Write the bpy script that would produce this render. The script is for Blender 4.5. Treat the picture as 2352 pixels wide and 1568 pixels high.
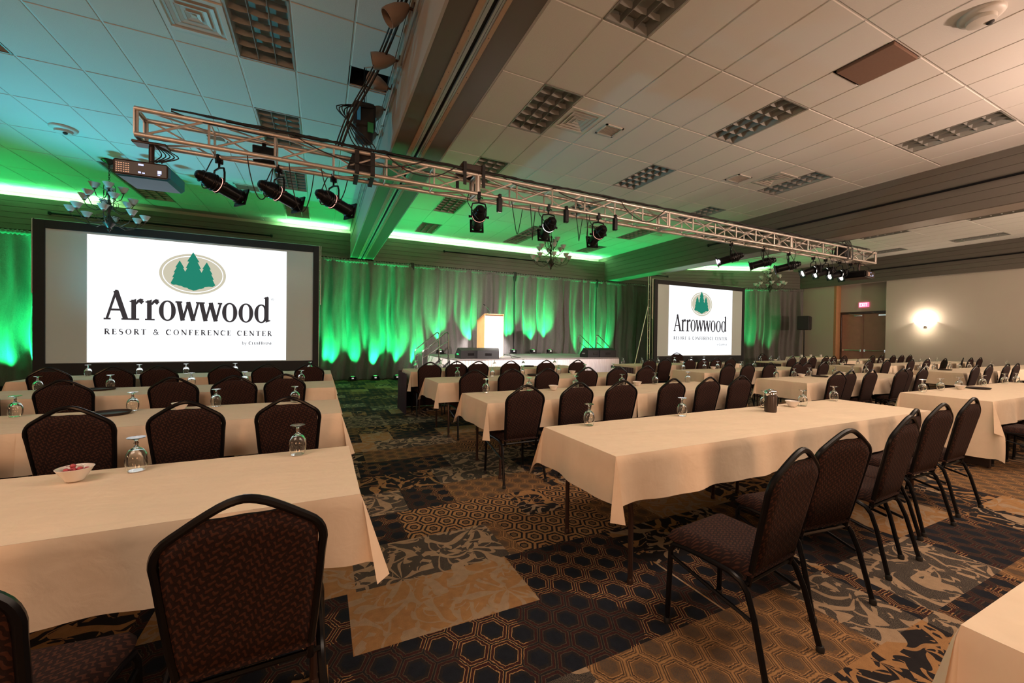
import bpy, math, random
from mathutils import Vector, Matrix, Euler
PI = math.pi
R = math.radians
scene = bpy.context.scene
for o in list(bpy.data.objects):
    bpy.data.objects.remove(o)
col = scene.collection
rnd = random.Random(7)

# ------------------------------------------------------------------ camera
F_PX, YAW, PITCH, ROLL, CAM_H = 923.5, R(25.33), R(-0.586), R(0.715), 1.385
fwd = Vector((math.sin(YAW) * math.cos(PITCH), math.cos(YAW) * math.cos(PITCH), math.sin(PITCH)))
r0 = Vector((math.cos(YAW), -math.sin(YAW), 0)); u0 = r0.cross(fwd)
cr = r0 * math.cos(ROLL) + u0 * math.sin(ROLL)
cu = -r0 * math.sin(ROLL) + u0 * math.cos(ROLL)
cd = bpy.data.cameras.new('camera'); cam = bpy.data.objects.new('camera', cd); col.objects.link(cam)
cd.sensor_fit = 'HORIZONTAL'; cd.sensor_width = 36.0; cd.lens = F_PX * 36.0 / 2352.0
cd.clip_start = 0.05; cd.clip_end = 200
m = Matrix(((cr.x, cu.x, -fwd.x, 0), (cr.y, cu.y, -fwd.y, 0), (cr.z, cu.z, -fwd.z, CAM_H), (0, 0, 0, 1)))
cam.matrix_world = m
scene.camera = cam

# ------------------------------------------------------------------ world, exposure, large lights
scene.view_settings.view_transform = 'Standard'
scene.view_settings.look = 'None'
scene.view_settings.gamma = 1.0
scene.view_settings.use_curve_mapping = False
scene.view_settings.exposure = 0.0
w = bpy.data.worlds.new('world'); scene.world = w; w.use_nodes = True
w.node_tree.nodes['Background'].inputs[0].default_value = (0.02, 0.02, 0.022, 1)
w.node_tree.nodes['Background'].inputs[1].default_value = 0.3

def light(name, kind, loc, energy, color, target=None, size=0.1, sizey=None, spot=None, blend=0.5):
    d = bpy.data.lights.new(name, kind); d.energy = energy; d.color = color
    if kind == 'AREA':
        d.size = size
        if sizey: d.shape = 'RECTANGLE'; d.size_y = sizey
    else:
        d.shadow_soft_size = size
    if kind == 'SPOT':
        d.spot_size = R(spot); d.spot_blend = blend
    o = bpy.data.objects.new(name, d); col.objects.link(o); o.location = loc
    if target is not None:
        o.rotation_euler = (Vector(target) - Vector(loc)).to_track_quat('-Z', 'Y').to_euler()
    return o

WARM = (1.0, 0.56, 0.33); AMBER = (1.0, 0.48, 0.24); NEUT = (1.0, 0.77, 0.60)
CYAN = (0.06, 0.68, 0.86); GREEN = (0.01, 1.0, 0.22)
# warm room lighting above and behind the camera (dimmed house lights and wall sconces out of frame)
light('house_light', 'AREA', (3.4, 0.2, 4.64), 205, NEUT, (3.4, 0.35, 0), 5.5, 1.4)
light('house_light', 'AREA', (-3.2, 0.4, 4.64), 130, NEUT, (-3.2, 0.6, 0), 3.5, 1.4)
light('house_light', 'AREA', (9.6, -0.6, 4.64), 215, NEUT, (9.6, 0.2, 0), 4.5, 1.4)
light('house_light', 'AREA', (15.6, -0.6, 4.64), 260, NEUT, (15.6, 0.6, 0), 5.0, 1.4)
light('sconce_glow', 'AREA', (-8.45, 1.8, 2.0), 95, AMBER, (2.0, 2.6, 0.8), 1.0, 0.6)
light('sconce_glow', 'AREA', (-3.0, -4.7, 2.0), 105, AMBER, (-1.0, 3, 1.0), 1.2, 0.6)
light('sconce_glow', 'AREA', (3.0, -4.7, 2.0), 70, AMBER, (3.0, 3, 1.0), 1.2, 0.6)
light('sconce_glow', 'AREA', (9.5, -4.7, 2.0), 70, AMBER, (9.0, 3, 1.0), 1.2, 0.6)
light('sconce_uplight', 'SPOT', (8.6, -0.6, 2.9), 900, (1.0, 0.70, 0.56), (7.9, 1.3, 4.73), 0.15, spot=150, blend=1.0)
light('sconce_uplight', 'SPOT', (3.2, -2.6, 1.6), 200, (1.0, 0.70, 0.50), (4.2, 2.5, 4.73), 0.15, spot=130, blend=1.0)
light('sconce_uplight', 'SPOT', (16.5, -1.5, 1.8), 1700, (1.0, 0.74, 0.56), (15.5, 3.0, 4.73), 0.15, spot=140, blend=1.0)
# added unseen lamp for the cyan light on the ceiling left of the beam
light('added_cyan_wash', 'SPOT', (-5.9, 10.2, 0.4), 1450, CYAN, (-1.7, 8.3, 4.73), 0.12, spot=80, blend=1.0)
# green uplight standing behind the left end of the curtain line
light('green_wash', 'SPOT', (-8.2, 12.3, 0.3), 900, GREEN, (-6.2, 12.2, 4.73), 0.08, spot=75, blend=1.0)
# wide green uplights on the floor and stage edge below the curtain, washing boards and ceiling
for gx, gz in ((1.2, .2), (3.3, .95), (6.2, .95), (8.9, .25), (10.3, .2)):
    light('green_wash', 'SPOT', (gx, 12.85, gz), 420, GREEN, (gx + .2, 11.1, 4.73), 0.06, spot=76, blend=1.0)
light('green_wash', 'SPOT', (-0.6, 12.85, 0.2), 200, GREEN, (-0.6, 11.4, 4.73), 0.06, spot=76, blend=1.0)
light('green_wash', 'SPOT', (16.8, 11.2, 0.25), 300, GREEN, (16.1, 10.2, 4.73), 0.06, spot=80, blend=1.0)
# stage lighting from the truss
light('stage_key', 'SPOT', (3.12, 5.66, 2.93), 9000, (1.0, 0.93, 0.90), (4.55, 10.8, 1.4), 0.06, spot=15, blend=.35)
light('stage_key', 'SPOT', (4.0, 5.66, 2.93), 1700, (1.0, 0.90, 0.88), (4.9, 10.6, 1.1), 0.06, spot=26, blend=.8)
light('stage_wash', 'SPOT', (7.3, 5.6, 3.0), 2300, (1.0, 0.86, 0.86), (6.6, 11.0, 0.7), 0.06, spot=46, blend=.9)
light('stage_wash', 'SPOT', (0.3, 5.8, 2.9), 2600, (1.0, 0.84, 0.78), (4.9, 12.0, 1.2), 0.06, spot=50, blend=.9)


# ------------------------------------------------------------------ node helpers
class X:
    nt = None
    def __init__(s, sock): s.s = sock
    @staticmethod
    def lift(v): return v
    def _op(op, *a, clamp=False):
        n = X.nt.nodes.new('ShaderNodeMath'); n.operation = op; n.use_clamp = clamp
        for i, v in enumerate(a):
            if isinstance(v, X): X.nt.links.new(v.s, n.inputs[i])
            else: n.inputs[i].default_value = v
        return X(n.outputs[0])
    def __add__(s, o): return X._op('ADD', s, o)
    __radd__ = __add__
    def __sub__(s, o): return X._op('SUBTRACT', s, o)
    def __rsub__(s, o): return X._op('SUBTRACT', o, s)
    def __mul__(s, o): return X._op('MULTIPLY', s, o)
    __rmul__ = __mul__
    def __truediv__(s, o): return X._op('DIVIDE', s, o)
    def gt(s, o): return X._op('GREATER_THAN', s, o)
    def lt(s, o): return X._op('LESS_THAN', s, o)
    def floor(s): return X._op('FLOOR', s)
    def fract(s): return X._op('FRACT', s)
    def abs(s): return X._op('ABSOLUTE', s)
    def max(s, o): return X._op('MAXIMUM', s, o)
    def min(s, o): return X._op('MINIMUM', s, o)
    def sin(s): return X._op('SINE', s)
    def pow(s, o): return X._op('POWER', s, o)

def newmat(name, rough=0.5, metal=0.0, base=(0.5, 0.5, 0.5), spec=0.5):
    mt = bpy.data.materials.new(name); mt.use_nodes = True
    b = mt.node_tree.nodes['Principled BSDF']
    b.inputs['Base Color'].default_value = (*base, 1); b.inputs['Roughness'].default_value = rough
    b.inputs['Metallic'].default_value = metal; b.inputs['Specular IOR Level'].default_value = spec
    X.nt = mt.node_tree
    return mt, mt.node_tree, b
def N(kind, **kw):
    n = X.nt.nodes.new(kind)
    for k, v in kw.items(): setattr(n, k, v)
    return n
def L(a, b): X.nt.links.new(a.s if isinstance(a, X) else a, b)
def coords(kind='Object', scale=None):
    tc = N('ShaderNodeTexCoord'); out = tc.outputs[kind]
    if scale is not None:
        mp = N('ShaderNodeMapping'); mp.inputs['Scale'].default_value = scale; L(out, mp.inputs[0]); out = mp.outputs[0]
    return out
def noise(vec, scale, detail=2, rough=0.5, dist=0.0, col_out=False):
    n = N('ShaderNodeTexNoise'); n.inputs['Scale'].default_value = scale; n.inputs['Detail'].default_value = detail
    n.inputs['Roughness'].default_value = rough; n.inputs['Distortion'].default_value = dist
    if vec is not None: L(vec, n.inputs['Vector'])
    return n.outputs['Color'] if col_out else X(n.outputs['Fac'])
def sepxyz(v):
    n = N('ShaderNodeSeparateXYZ'); L(v, n.inputs[0]); return X(n.outputs[0]), X(n.outputs[1]), X(n.outputs[2])
def comb(x, y, z=0.0):
    n = N('ShaderNodeCombineXYZ')
    for i, v in enumerate((x, y, z)):
        if isinstance(v, X): L(v, n.inputs[i])
        else: n.inputs[i].default_value = v
    return n.outputs[0]
def mix(f, a, b):
    n = N('ShaderNodeMix'); n.data_type = 'RGBA'
    if isinstance(f, X): L(f, n.inputs[0])
    else: n.inputs[0].default_value = f
    for i, v in ((6, a), (7, b)):
        if isinstance(v, tuple): n.inputs[i].default_value = (*v, 1)
        else: L(v, n.inputs[i])
    return n.outputs[2]
def bump(b, h, strength=0.2, dist=0.01):
    n = N('ShaderNodeBump'); n.inputs['Strength'].default_value = strength; n.inputs['Distance'].default_value = dist
    L(h, n.inputs['Height']); L(n.outputs[0], b.inputs['Normal'])
def plain(name, base, rough=0.5, metal=0.0, spec=0.5, var=0.12, vs=8.0, bmp=0.0, bs=200):
    mt, nt, b = newmat(name, rough, metal, base, spec)
    v = coords('Object')
    f = noise(v, vs, 3)
    lo = tuple(c * (1 - var) for c in base); hi = tuple(min(1, c * (1 + var)) for c in base)
    L(mix(f, lo, hi), b.inputs['Base Color'])
    if bmp: bump(b, noise(v, bs, 2), bmp, 0.003)
    return mt
def emit(name, color, strength):
    mt, nt, b = newmat(name, 0.6, 0, color)
    b.inputs['Emission Color'].default_value = (*color, 1); b.inputs['Emission Strength'].default_value = strength
    return mt

# ------------------------------------------------------------------ materials
M = {}
def carpet():
    mt, nt, b = newmat('patchwork_carpet', 0.95, 0, spec=0.1)
    pos = coords('Object'); x, y, z = sepxyz(pos)
    def wn(a, c, k=0.0):
        n = N('ShaderNodeTexWhiteNoise'); n.noise_dimensions = '3D'; L(comb(a, c, k), n.inputs['Vector']); return X(n.outputs['Value'])
    row = (y / 0.46).floor(); off = wn(row, 3.1)
    cx = (x / 0.92 + off * 1.0).floor(); idA = wn(cx, row, 1.7)
    row2 = (y / 0.46).floor(); cx2 = (x / 0.40 + wn(row2, 9.0)).floor(); idB = wn(cx2, row2, 5.3)
    sub = wn(cx, row, 8.8).gt(0.52)
    big = wn((x / 1.84).floor(), (y / 0.92).floor(), 2.2); usebig = wn((x / 1.84).floor(), (y / 0.92).floor(), 4.4).gt(0.72)
    pid = idA * (1 - usebig) + big * usebig
    pid = pid * (1 - sub) + idB * sub
    # hexagon lattice, stretched along y
    def hexd(px, py):
        rx, ry = 1.0, 1.7320508
        ax = (px / rx).fract() * rx - rx / 2; ay = (py / ry).fract() * ry - ry / 2
        bx = ((px - rx / 2) / rx).fract() * rx - rx / 2; by = ((py - ry / 2) / ry).fract() * ry - ry / 2
        da = ax * ax + ay * ay; db = bx * bx + by * by; s = da.lt(db)
        gx = (ax * s + bx * (1 - s)).abs(); gy = (ay * s + by * (1 - s)).abs()
        return gx.max(gx * 0.5 + gy * 0.8660254)
    wob = noise(pos, 60, 2); wob2 = (wob - 0.5) * 0.09
    d = hexd(y / 0.158 + wob2, x / 0.142 + wob2)
    ring = lambda a, c: d.gt(a) * d.lt(c)
    fine = noise(pos, 420, 1); med = noise(pos, 26, 2)
    DK = (0.018, 0.016, 0.017); NV = (0.012, 0.014, 0.020); MR = (0.040, 0.013, 0.012)
    TN = (0.30, 0.160, 0.068); GB = (0.31, 0.215, 0.135); TD = (0.14, 0.078, 0.038); LN = (0.17, 0.10, 0.055)
    hx = mix(ring(0.345, 0.372) + ring(0.448, 0.474), DK, mix(noise(pos, 2.3, 1).gt(0.5), (0.065, 0.042, 0.028), TN)); hx = mix(ring(0.385, 0.435), hx, MR); hx = mix(d.lt(0.25), hx, NV)
    hx2 = mix(ring(0.33, 0.36) + ring(0.405, 0.43) + ring(0.47, 0.5), TD, TN); hx2 = mix(ring(0.36, 0.385) + ring(0.43, 0.445), hx2, (0.05, 0.033, 0.022))
    hx2 = mix(d.lt(0.24) * fine.gt(0.5), hx2, (0.06, 0.05, 0.042))
    hx3 = mix(ring(0.20, 0.34) + ring(0.44, 0.5), DK, TN)
    hx3 = mix(d.lt(0.13), hx3, TD)
    # scrolling foliage: leaf sprays around scattered centres plus curling tendrils
    def spray(sc, seed, arms):
        v = N('ShaderNodeTexVoronoi'); v.inputs['Scale'].default_value = sc; v.inputs['Randomness'].default_value = 0.8
        off = N('ShaderNodeVectorMath'); off.operation = 'ADD'; L(pos, off.inputs[0]); off.inputs[1].default_value = (seed, seed * .7, 0)
        wv = noise(off.outputs[0], 3.5, 1, 0.5, 0.0, True)
        ma = N('ShaderNodeVectorMath'); ma.operation = 'MULTIPLY_ADD'; L(wv, ma.inputs[0]); ma.inputs[1].default_value = (.22, .22, 0); L(off.outputs[0], ma.inputs[2])
        L(ma.outputs[0], v.inputs['Vector'])
        sub_ = N('ShaderNodeVectorMath'); sub_.operation = 'SUBTRACT'; L(ma.outputs[0], sub_.inputs[0])
        L(v.outputs['Position'], sub_.inputs[1])
        sx_, sy_, sz_ = sepxyz(sub_.outputs[0])
        d_ = X(v.outputs['Distance']); ang = X._op('ARCTAN2', sy_, sx_)
        w_ = (ang * arms + d_ * 9.0 + (ang * 2.0 + d_ * 14.0).sin() * 1.1).sin()
        leaf = w_.gt(0.05 + d_ * 0.9) * d_.gt(0.05)
        ringl = ((d_ * 7.0 + (ang * 3.0).sin() * 0.25).fract()).lt(0.16) * (ang * 1.0 + d_ * 6).sin().gt(-0.2)
        return (leaf + ringl * 0.9).min(1.0)
    n3 = noise(pos, 1.7, 1); n2 = noise(pos, 7.0, 1, 0.5, 1.0)
    sA = spray(1.9, 3.3, 7.0); sB = spray(3.1, 11.7, 5.0)
    strokes = (sA * n2.gt(0.40) + sB * n2.lt(0.46)).min(1.0)
    fl1 = mix(strokes, DK, TN); fl1 = mix(strokes * n3.gt(0.55), fl1, GB)
    fl2 = mix(strokes, TN, GB); fl3 = mix(strokes, mix(fine.gt(0.52), DK, (0.13, 0.105, 0.08)), GB)
    out = hx
    out = mix(pid.gt(0.24), out, hx2); out = mix(pid.gt(0.40), out, fl1); out = mix(pid.gt(0.60), out, fl3)
    out = mix(pid.gt(0.74), out, fl2); out = mix(pid.gt(0.83), out, hx3); out = mix(pid.gt(0.91), out, hx)
    k = fine * 0.9 + 0.55
    mm = N('ShaderNodeVectorMath'); mm.operation = 'SCALE'; L(out, mm.inputs[0]); L(k * (med * 0.5 + 0.75), mm.inputs['Scale'])
    L(mm.outputs[0], b.inputs['Base Color'])
    bump(b, fine, 0.5, 0.004)
    return mt
M['carpet'] = carpet()
def fabric_chair():
    mt, nt, b = newmat('brown_wave_fabric', 0.85, 0, spec=0.2)
    pos = coords('Object'); x, y, z = sepxyz(pos)
    v = z + y * 0.9
    s1 = ((x * 0.55 + v) * 300.0 + ((x - v * 0.45) * 290.0).sin() * 1.5).sin()
    s2 = ((x - v * 0.5) * 250.0 + (v * 330.0).sin() * 1.2).sin()
    f = (s1 * 0.5 + 0.5) * (s2 * 0.35 + 0.65)
    fine = noise(pos, 500, 1)
    L(mix(f.gt(0.42), (0.016, 0.008, 0.0075), (0.052, 0.021, 0.014)), b.inputs['Base Color'])
    bump(b, f + fine * 0.5, 0.5, 0.002)
    return mt
M['fabric'] = fabric_chair()
def cloth():
    mt, nt, b = newmat('cream_tablecloth', 0.8, 0, spec=0.15)
    pos = coords('Object')
    w1 = noise(coords('Object', (1.0, 3.5, 1.0)), 4.0, 3, 0.5, 0.3); w2 = noise(pos, 11, 3, 0.6, 0.5); w3 = noise(pos, 500, 1)
    L(mix(w2, (0.72, 0.575, 0.425), (0.80, 0.655, 0.50)), b.inputs['Base Color'])
    bump(b, w1 * 1.0 + w2 * 0.35 + w3 * 0.02, 0.28, 0.02)
    return mt
M['cloth'] = cloth()
def drape():
    mt, nt, b = newmat('crushed_grey_velour', 0.7, 0, spec=0.3)
    pos = coords('Object'); f = noise(pos, 45, 3, 0.6, 0.4); f2 = noise(coords('Object', (1, 1, 0.25)), 14, 2, 0.5, 0.8)
    L(mix(f * 0.6 + f2 * 0.4, (0.065, 0.058, 0.057), (0.19, 0.17, 0.165)), b.inputs['Base Color'])
    b.inputs['Sheen Weight'].default_value = 0.25
    bump(b, f + f2, 0.5, 0.01)
    return mt
M['drape'] = drape()
M['tile'] = plain('ceiling_tile', (0.56, 0.54, 0.50), 0.95, spec=0.1, var=0.03, vs=1.0, bmp=0.6, bs=150)
M['tbar'] = plain('ceiling_grid', (0.52, 0.50, 0.46), 0.5, var=0.03)
M['board'] = plain('painted_boards', (0.115, 0.10, 0.082), 0.6, var=0.06, vs=3)
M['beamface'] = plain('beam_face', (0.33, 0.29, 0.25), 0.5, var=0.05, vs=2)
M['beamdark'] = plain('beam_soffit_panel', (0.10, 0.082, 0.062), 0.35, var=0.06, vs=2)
M['wood'] = plain('pale_wood_strip', (0.36, 0.23, 0.14), 0.5, var=0.15, vs=12)
M['track'] = plain('aluminium_track', (0.40, 0.42, 0.40), 0.35, metal=0.6, var=0.05)
M['wall'] = plain('painted_wall', (0.47, 0.42, 0.36), 0.85, spec=0.2, var=0.04, vs=1.5, bmp=0.15, bs=300)
M['doorwood'] = plain('door_wood', (0.34, 0.17, 0.12), 0.45, var=0.2, vs=5)
M['jamb'] = plain('door_jamb_wood', (0.42, 0.21, 0.10), 0.5, var=0.15, vs=9)
M['black'] = plain('black_metal', (0.005, 0.005, 0.006), 0.28, spec=0.2, var=0.1)
M['blackmatte'] = plain('black_matte', (0.012, 0.012, 0.013), 0.7, var=0.1, bmp=0.2)
M['rubber'] = plain('black_rubber', (0.008, 0.008, 0.008), 0.6, var=0.1)
M['alu'] = plain('truss_aluminium', (0.62, 0.55, 0.50), 0.38, metal=0.75, var=0.1, vs=20)
M['chrome'] = plain('chrome', (0.75, 0.75, 0.75), 0.12, metal=1.0, var=0.03)
M['bronze'] = plain('bronze_leg', (0.06, 0.035, 0.028), 0.35, metal=0.5, var=0.1)
M['white'] = plain('white_porcelain', (0.72, 0.68, 0.64), 0.25, var=0.02)
M['skirt'] = plain('white_stage_skirt', (0.78, 0.74, 0.75), 0.8, spec=0.1, var=0.04)
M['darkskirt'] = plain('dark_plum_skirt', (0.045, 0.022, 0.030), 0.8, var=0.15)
M['stage'] = plain('stage_deck_carpet', (0.27, 0.24, 0.235), 0.85, var=0.12, vs=30)
M['podwhite'] = plain('white_lectern_panel', (0.80, 0.76, 0.70), 0.5, var=0.02)
M['podwood'] = plain('maple_lectern', (0.62, 0.30, 0.13), 0.4, var=0.15, vs=6)
M['ply'] = plain('table_edge', (0.16, 0.10, 0.06), 0.5, var=0.1)
M['tray'] = plain('dark_brown_tray', (0.020, 0.010, 0.008), 0.6, var=0.1)
M['vent'] = plain('vent_white_metal', (0.50, 0.47, 0.42), 0.5, var=0.03)
M['ventdark'] = plain('vent_throat', (0.03, 0.028, 0.025), 0.8, var=0.05)
M['louver'] = plain('aluminium_louver', (0.27, 0.265, 0.24), 0.5, metal=0.3, var=0.05)
M['troffer'] = plain('troffer_housing', (0.30, 0.30, 0.27), 0.5, var=0.05)
M['brownpanel'] = plain('brown_ceiling_panel', (0.155, 0.085, 0.055), 0.9, var=0.1, vs=30, bmp=0.4)
M['hole'] = plain('open_ceiling_void', (0.008, 0.008, 0.008), 0.9, var=0.1)
M['iron'] = plain('antique_iron', (0.055, 0.04, 0.032), 0.4, metal=0.6, var=0.2, vs=30)
M['cup'] = plain('frosted_glass_cup', (0.46, 0.43, 0.39), 0.3, var=0.08, vs=20)
M['bullet'] = plain('taupe_lamp_shell', (0.24, 0.18, 0.14), 0.45, var=0.05)
M['lensred'] = emit('lamp_glow', (1.0, 0.45, 0.38), 1.6)
M['lenswhite'] = emit('lit_lens', (1.0, 0.93, 0.86), 7.0)
M['cove_glow'] = emit('added_cove_glow', (0.30, 1.0, 0.36), 170.0)  # emitter for the strips added in the cove
M['exit'] = emit('exit_sign_face', (1.0, 0.16, 0.30), 1.6)
M['exitletter'] = emit('exit_letters', (1.0, 0.75, 0.78), 2.5)
M['scoglass'] = emit('sconce_bowl', (1.0, 0.86, 0.70), 12.0)
M['proj_cyan_lit'] = plain('cyan_lit_projector_case', (0.008, 0.13, 0.26), 0.4, var=0.05)  # cyan light falling on the case is painted into its colour
M['projdark'] = plain('projector_panel', (0.035, 0.02, 0.015), 0.35, var=0.2)
M['ledblue'] = emit('projector_port_glow', (0.5, 0.6, 1.0), 1.2)
M['ledamber'] = emit('projector_vent_glow', (0.8, 0.5, 0.35), 0.5)
M['screengrey'] = plain('screen_fabric', (0.60, 0.67, 0.66), 0.8, var=0.01)
M['img'] = emit('projected_white', (0.94, 0.97, 1.0), 1.35)
M['imgdark'] = emit('projected_black', (0.045, 0.038, 0.040), 1.0)
M['imgtan'] = emit('projected_tan', (0.63, 0.585, 0.445), 1.0)
M['imggreen'] = emit('projected_green', (0.019, 0.235, 0.156), 1.0)
for k in ('imgdark', 'imgtan', 'imggreen', 'img'):
    M[k].node_tree.nodes['Principled BSDF'].inputs['Base Color'].default_value = (0, 0, 0, 1)
    M[k].node_tree.nodes['Principled BSDF'].inputs['Specular IOR Level'].default_value = 0
M['hanggreen'] = plain('hoist_strap_green', (0.02, 0.22, 0.08), 0.5)
M['hangblue'] = plain('hoist_tag_blue', (0.05, 0.35, 0.75), 0.4)
M['red'] = plain('red_cap', (0.45, 0.03, 0.03), 0.4)
M['candy'] = plain('red_wrapper', (0.42, 0.06, 0.08), 0.3, var=0.5, vs=60)
M['candyw'] = plain('pale_wrapper', (0.55, 0.50, 0.46), 0.25, var=0.3, vs=60)
M['paper'] = plain('white_napkin', (0.85, 0.84, 0.82), 0.7, var=0.02)
def glass():
    mt, nt, b = newmat('clear_glass', 0.02, 0, (0.97, 0.99, 0.98)); b.inputs['Transmission Weight'].default_value = 1.0; b.inputs['IOR'].default_value = 1.45
    n = noise(coords('Object'), 40, 1); bump(b, n, 0.02, 0.001)
    return mt
M['glass'] = glass()

# ------------------------------------------------------------------ mesh helpers
class MB:
    def __init__(s): s.v = []; s.f = []
    def add(s, vs, fs):
        k = len(s.v); s.v += [tuple(p) for p in vs]; s.f += [tuple(i + k for i in f) for f in fs]; return s
    def smooth(s, pts, n=5):
        P = [Vector(q) for q in pts]; P = [P[0]] + P + [P[-1]]; out = []
        for i in range(1, len(P) - 2):
            for k in range(n):
                t = k / n; a, b_, c_, d = P[i - 1], P[i], P[i + 1], P[i + 2]
                out.append(0.5 * ((2 * b_) + (c_ - a) * t + (2 * a - 5 * b_ + 4 * c_ - d) * t * t + (3 * b_ - a - 3 * c_ + d) * t ** 3))
        return out + [P[-2]]
    def box(s, x0, x1, y0, y1, z0, z1):
        return s.add([(x0, y0, z0), (x1, y0, z0), (x1, y1, z0), (x0, y1, z0), (x0, y0, z1), (x1, y0, z1), (x1, y1, z1), (x0, y1, z1)],
                     [(0, 3, 2, 1), (4, 5, 6, 7), (0, 1, 5, 4), (1, 2, 6, 5), (2, 3, 7, 6), (3, 0, 4, 7)])
    def bbox(s, x0, x1, y0, y1, z0, z1, c=0.006):
        # box with chamfered edges
        vs = []; idx = {}
        P = [(x0, x1), (y0, y1), (z0, z1)]; out = []
        for sx in (0, 1):
            for sy in (0, 1):
                for sz in (0, 1):
                    for ax in range(3):
                        q = [P[0][sx], P[1][sy], P[2][sz]]
                        sg = (1, -1)
                        for k, sbit in enumerate((sx, sy, sz)):
                            if k != ax: q[k] += c * sg[sbit]
                        idx[(sx, sy, sz, ax)] = len(vs); vs.append(tuple(q))
        fs = []
        I = lambda a, b_, c_, ax: idx[(a, b_, c_, ax)]
        for v in (0, 1):
            a = [I(v, 0, 0, 0), I(v, 1, 0, 0), I(v, 1, 1, 0), I(v, 0, 1, 0)]; fs.append(a if v else a[::-1])
            a = [I(0, v, 0, 1), I(0, v, 1, 1), I(1, v, 1, 1), I(1, v, 0, 1)]; fs.append(a if v else a[::-1])
            a = [I(0, 0, v, 2), I(1, 0, v, 2), I(1, 1, v, 2), I(0, 1, v, 2)]; fs.append(a if v else a[::-1])
        for a in (0, 1):
            for b_ in (0, 1):
                q = [I(a, b_, 0, 0), I(a, b_, 1, 0), I(a, b_, 1, 1), I(a, b_, 0, 1)]; fs.append(q if a == b_ else q[::-1])
                q = [I(a, 0, b_, 0), I(a, 1, b_, 0), I(a, 1, b_, 2), I(a, 0, b_, 2)]; fs.append(q[::-1] if a == b_ else q)
                q = [I(0, a, b_, 1), I(1, a, b_, 1), I(1, a, b_, 2), I(0, a, b_, 2)]; fs.append(q if a == b_ else q[::-1])
                for c_ in (0, 1):
                    q = [I(a, b_, c_, 0), I(a, b_, c_, 1), I(a, b_, c_, 2)]; fs.append(q if (a + b_ + c_) % 2 else q[::-1])
        return s.add(vs, fs)
    def tube(s, pts, r, seg=8, cap=True, flat=1.0):
        P = [Vector(p) for p in pts]; n = len(P)
        if n < 2: return s
        rr = r if isinstance(r, (list, tuple)) else [r] * n
        up = Vector((0, 0, 1)); vs = []
        T0 = (P[1] - P[0]).normalized()
        if abs(T0.dot(up)) > 0.9: up = Vector((1, 0, 0))
        side = T0.cross(up).normalized(); upv = side.cross(T0).normalized()
        for i in range(n):
            T = ((P[i] - P[i - 1]) if i == n - 1 else (P[i + 1] - P[i]) if i == 0 else (P[i + 1] - P[i]).normalized() + (P[i] - P[i - 1]).normalized())
            if T.length < 1e-9: T = T0
            T = T.normalized()
            upv = (upv - T * upv.dot(T)); upv = upv.normalized() if upv.length > 1e-6 else Vector((0, 1, 0))
            side = T.cross(upv).normalized()
            for k in range(seg):
                a = 2 * PI * k / seg
                vs.append(P[i] + side * (math.cos(a) * rr[i]) + upv * (math.sin(a) * rr[i] * flat))
        fs = []
        for i in range(n - 1):
            for k in range(seg):
                a, b_ = i * seg + k, i * seg + (k + 1) % seg
                fs.append((a, b_, b_ + seg, a + seg))
        if cap: fs.append(tuple(range(seg))[::-1]); fs.append(tuple((n - 1) * seg + k for k in range(seg)))
        return s.add(vs, fs)
    def lathe(s, prof, seg=20, at=(0, 0, 0), M4=None):
        vs = []; n = len(prof)
        for r, z in prof:
            for k in range(seg):
                a = 2 * PI * k / seg; vs.append(Vector((r * math.cos(a), r * math.sin(a), z)))
        if M4 is not None: vs = [M4 @ v for v in vs]
        vs = [v + Vector(at) for v in vs]; fs = []
        for i in range(n - 1):
            for k in range(seg):
                a, b_ = i * seg + k, i * seg + (k + 1) % seg
                fs.append((a, b_, b_ + seg, a + seg))
        if prof[0][0] > 1e-6: fs.append(tuple(range(seg))[::-1])
        if prof[-1][0] > 1e-6: fs.append(tuple((n - 1) * seg + k for k in range(seg)))
        return s.add(vs, fs)
    def grid(s, fn, nu, nv):
        vs = [fn(i / nu, j / nv) for j in range(nv + 1) for i in range(nu + 1)]
        fs = [(j * (nu + 1) + i, j * (nu + 1) + i + 1, (j + 1) * (nu + 1) + i + 1, (j + 1) * (nu + 1) + i) for j in range(nv) for i in range(nu)]
        return s.add(vs, fs)
    def xform(s, M4): s.v = [tuple(M4 @ Vector(p)) for p in s.v]; return s
    def mesh(s, name, mat, smooth=40):
        me = bpy.data.meshes.new(name); me.from_pydata(s.v, [], s.f); me.update()
        if mat is not None: me.materials.append(mat)
        if smooth:
            me.polygons.foreach_set('use_smooth', [True] * len(me.polygons))
            me.set_sharp_from_angle(angle=R(smooth))
        return me
    def build(s, name, mat, parent=None, smooth=40, loc=None):
        o = bpy.data.objects.new(name, s.mesh(name, mat, smooth)); col.objects.link(o)
        if parent is not None: o.parent = parent
        if loc is not None: o.location = loc
        return o
def tag(o, label=None, cat=None, group=None, kind=None):
    if label: o['label'] = label
    if cat: o['category'] = cat
    if group: o['group'] = group
    if kind: o['kind'] = kind
    return o
def empty(name, loc=(0, 0, 0), rz=0.0):
    o = bpy.data.objects.new(name, None); o.empty_display_size = 0.1; col.objects.link(o)
    o.location = loc; o.rotation_euler = (0, 0, rz); return o
def struct(o): o['kind'] = 'structure'; return o
_kids = {}
def register(o):
    for ch in bpy.data.objects:
        if ch.parent is not None: _kids.setdefault(ch.parent.name, [])
    def rec(p):
        _kids[p.name] = [ch for ch in bpy.data.objects if ch.parent == p]
        for c in _kids[p.name]: rec(c)
    rec(o)
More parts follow.
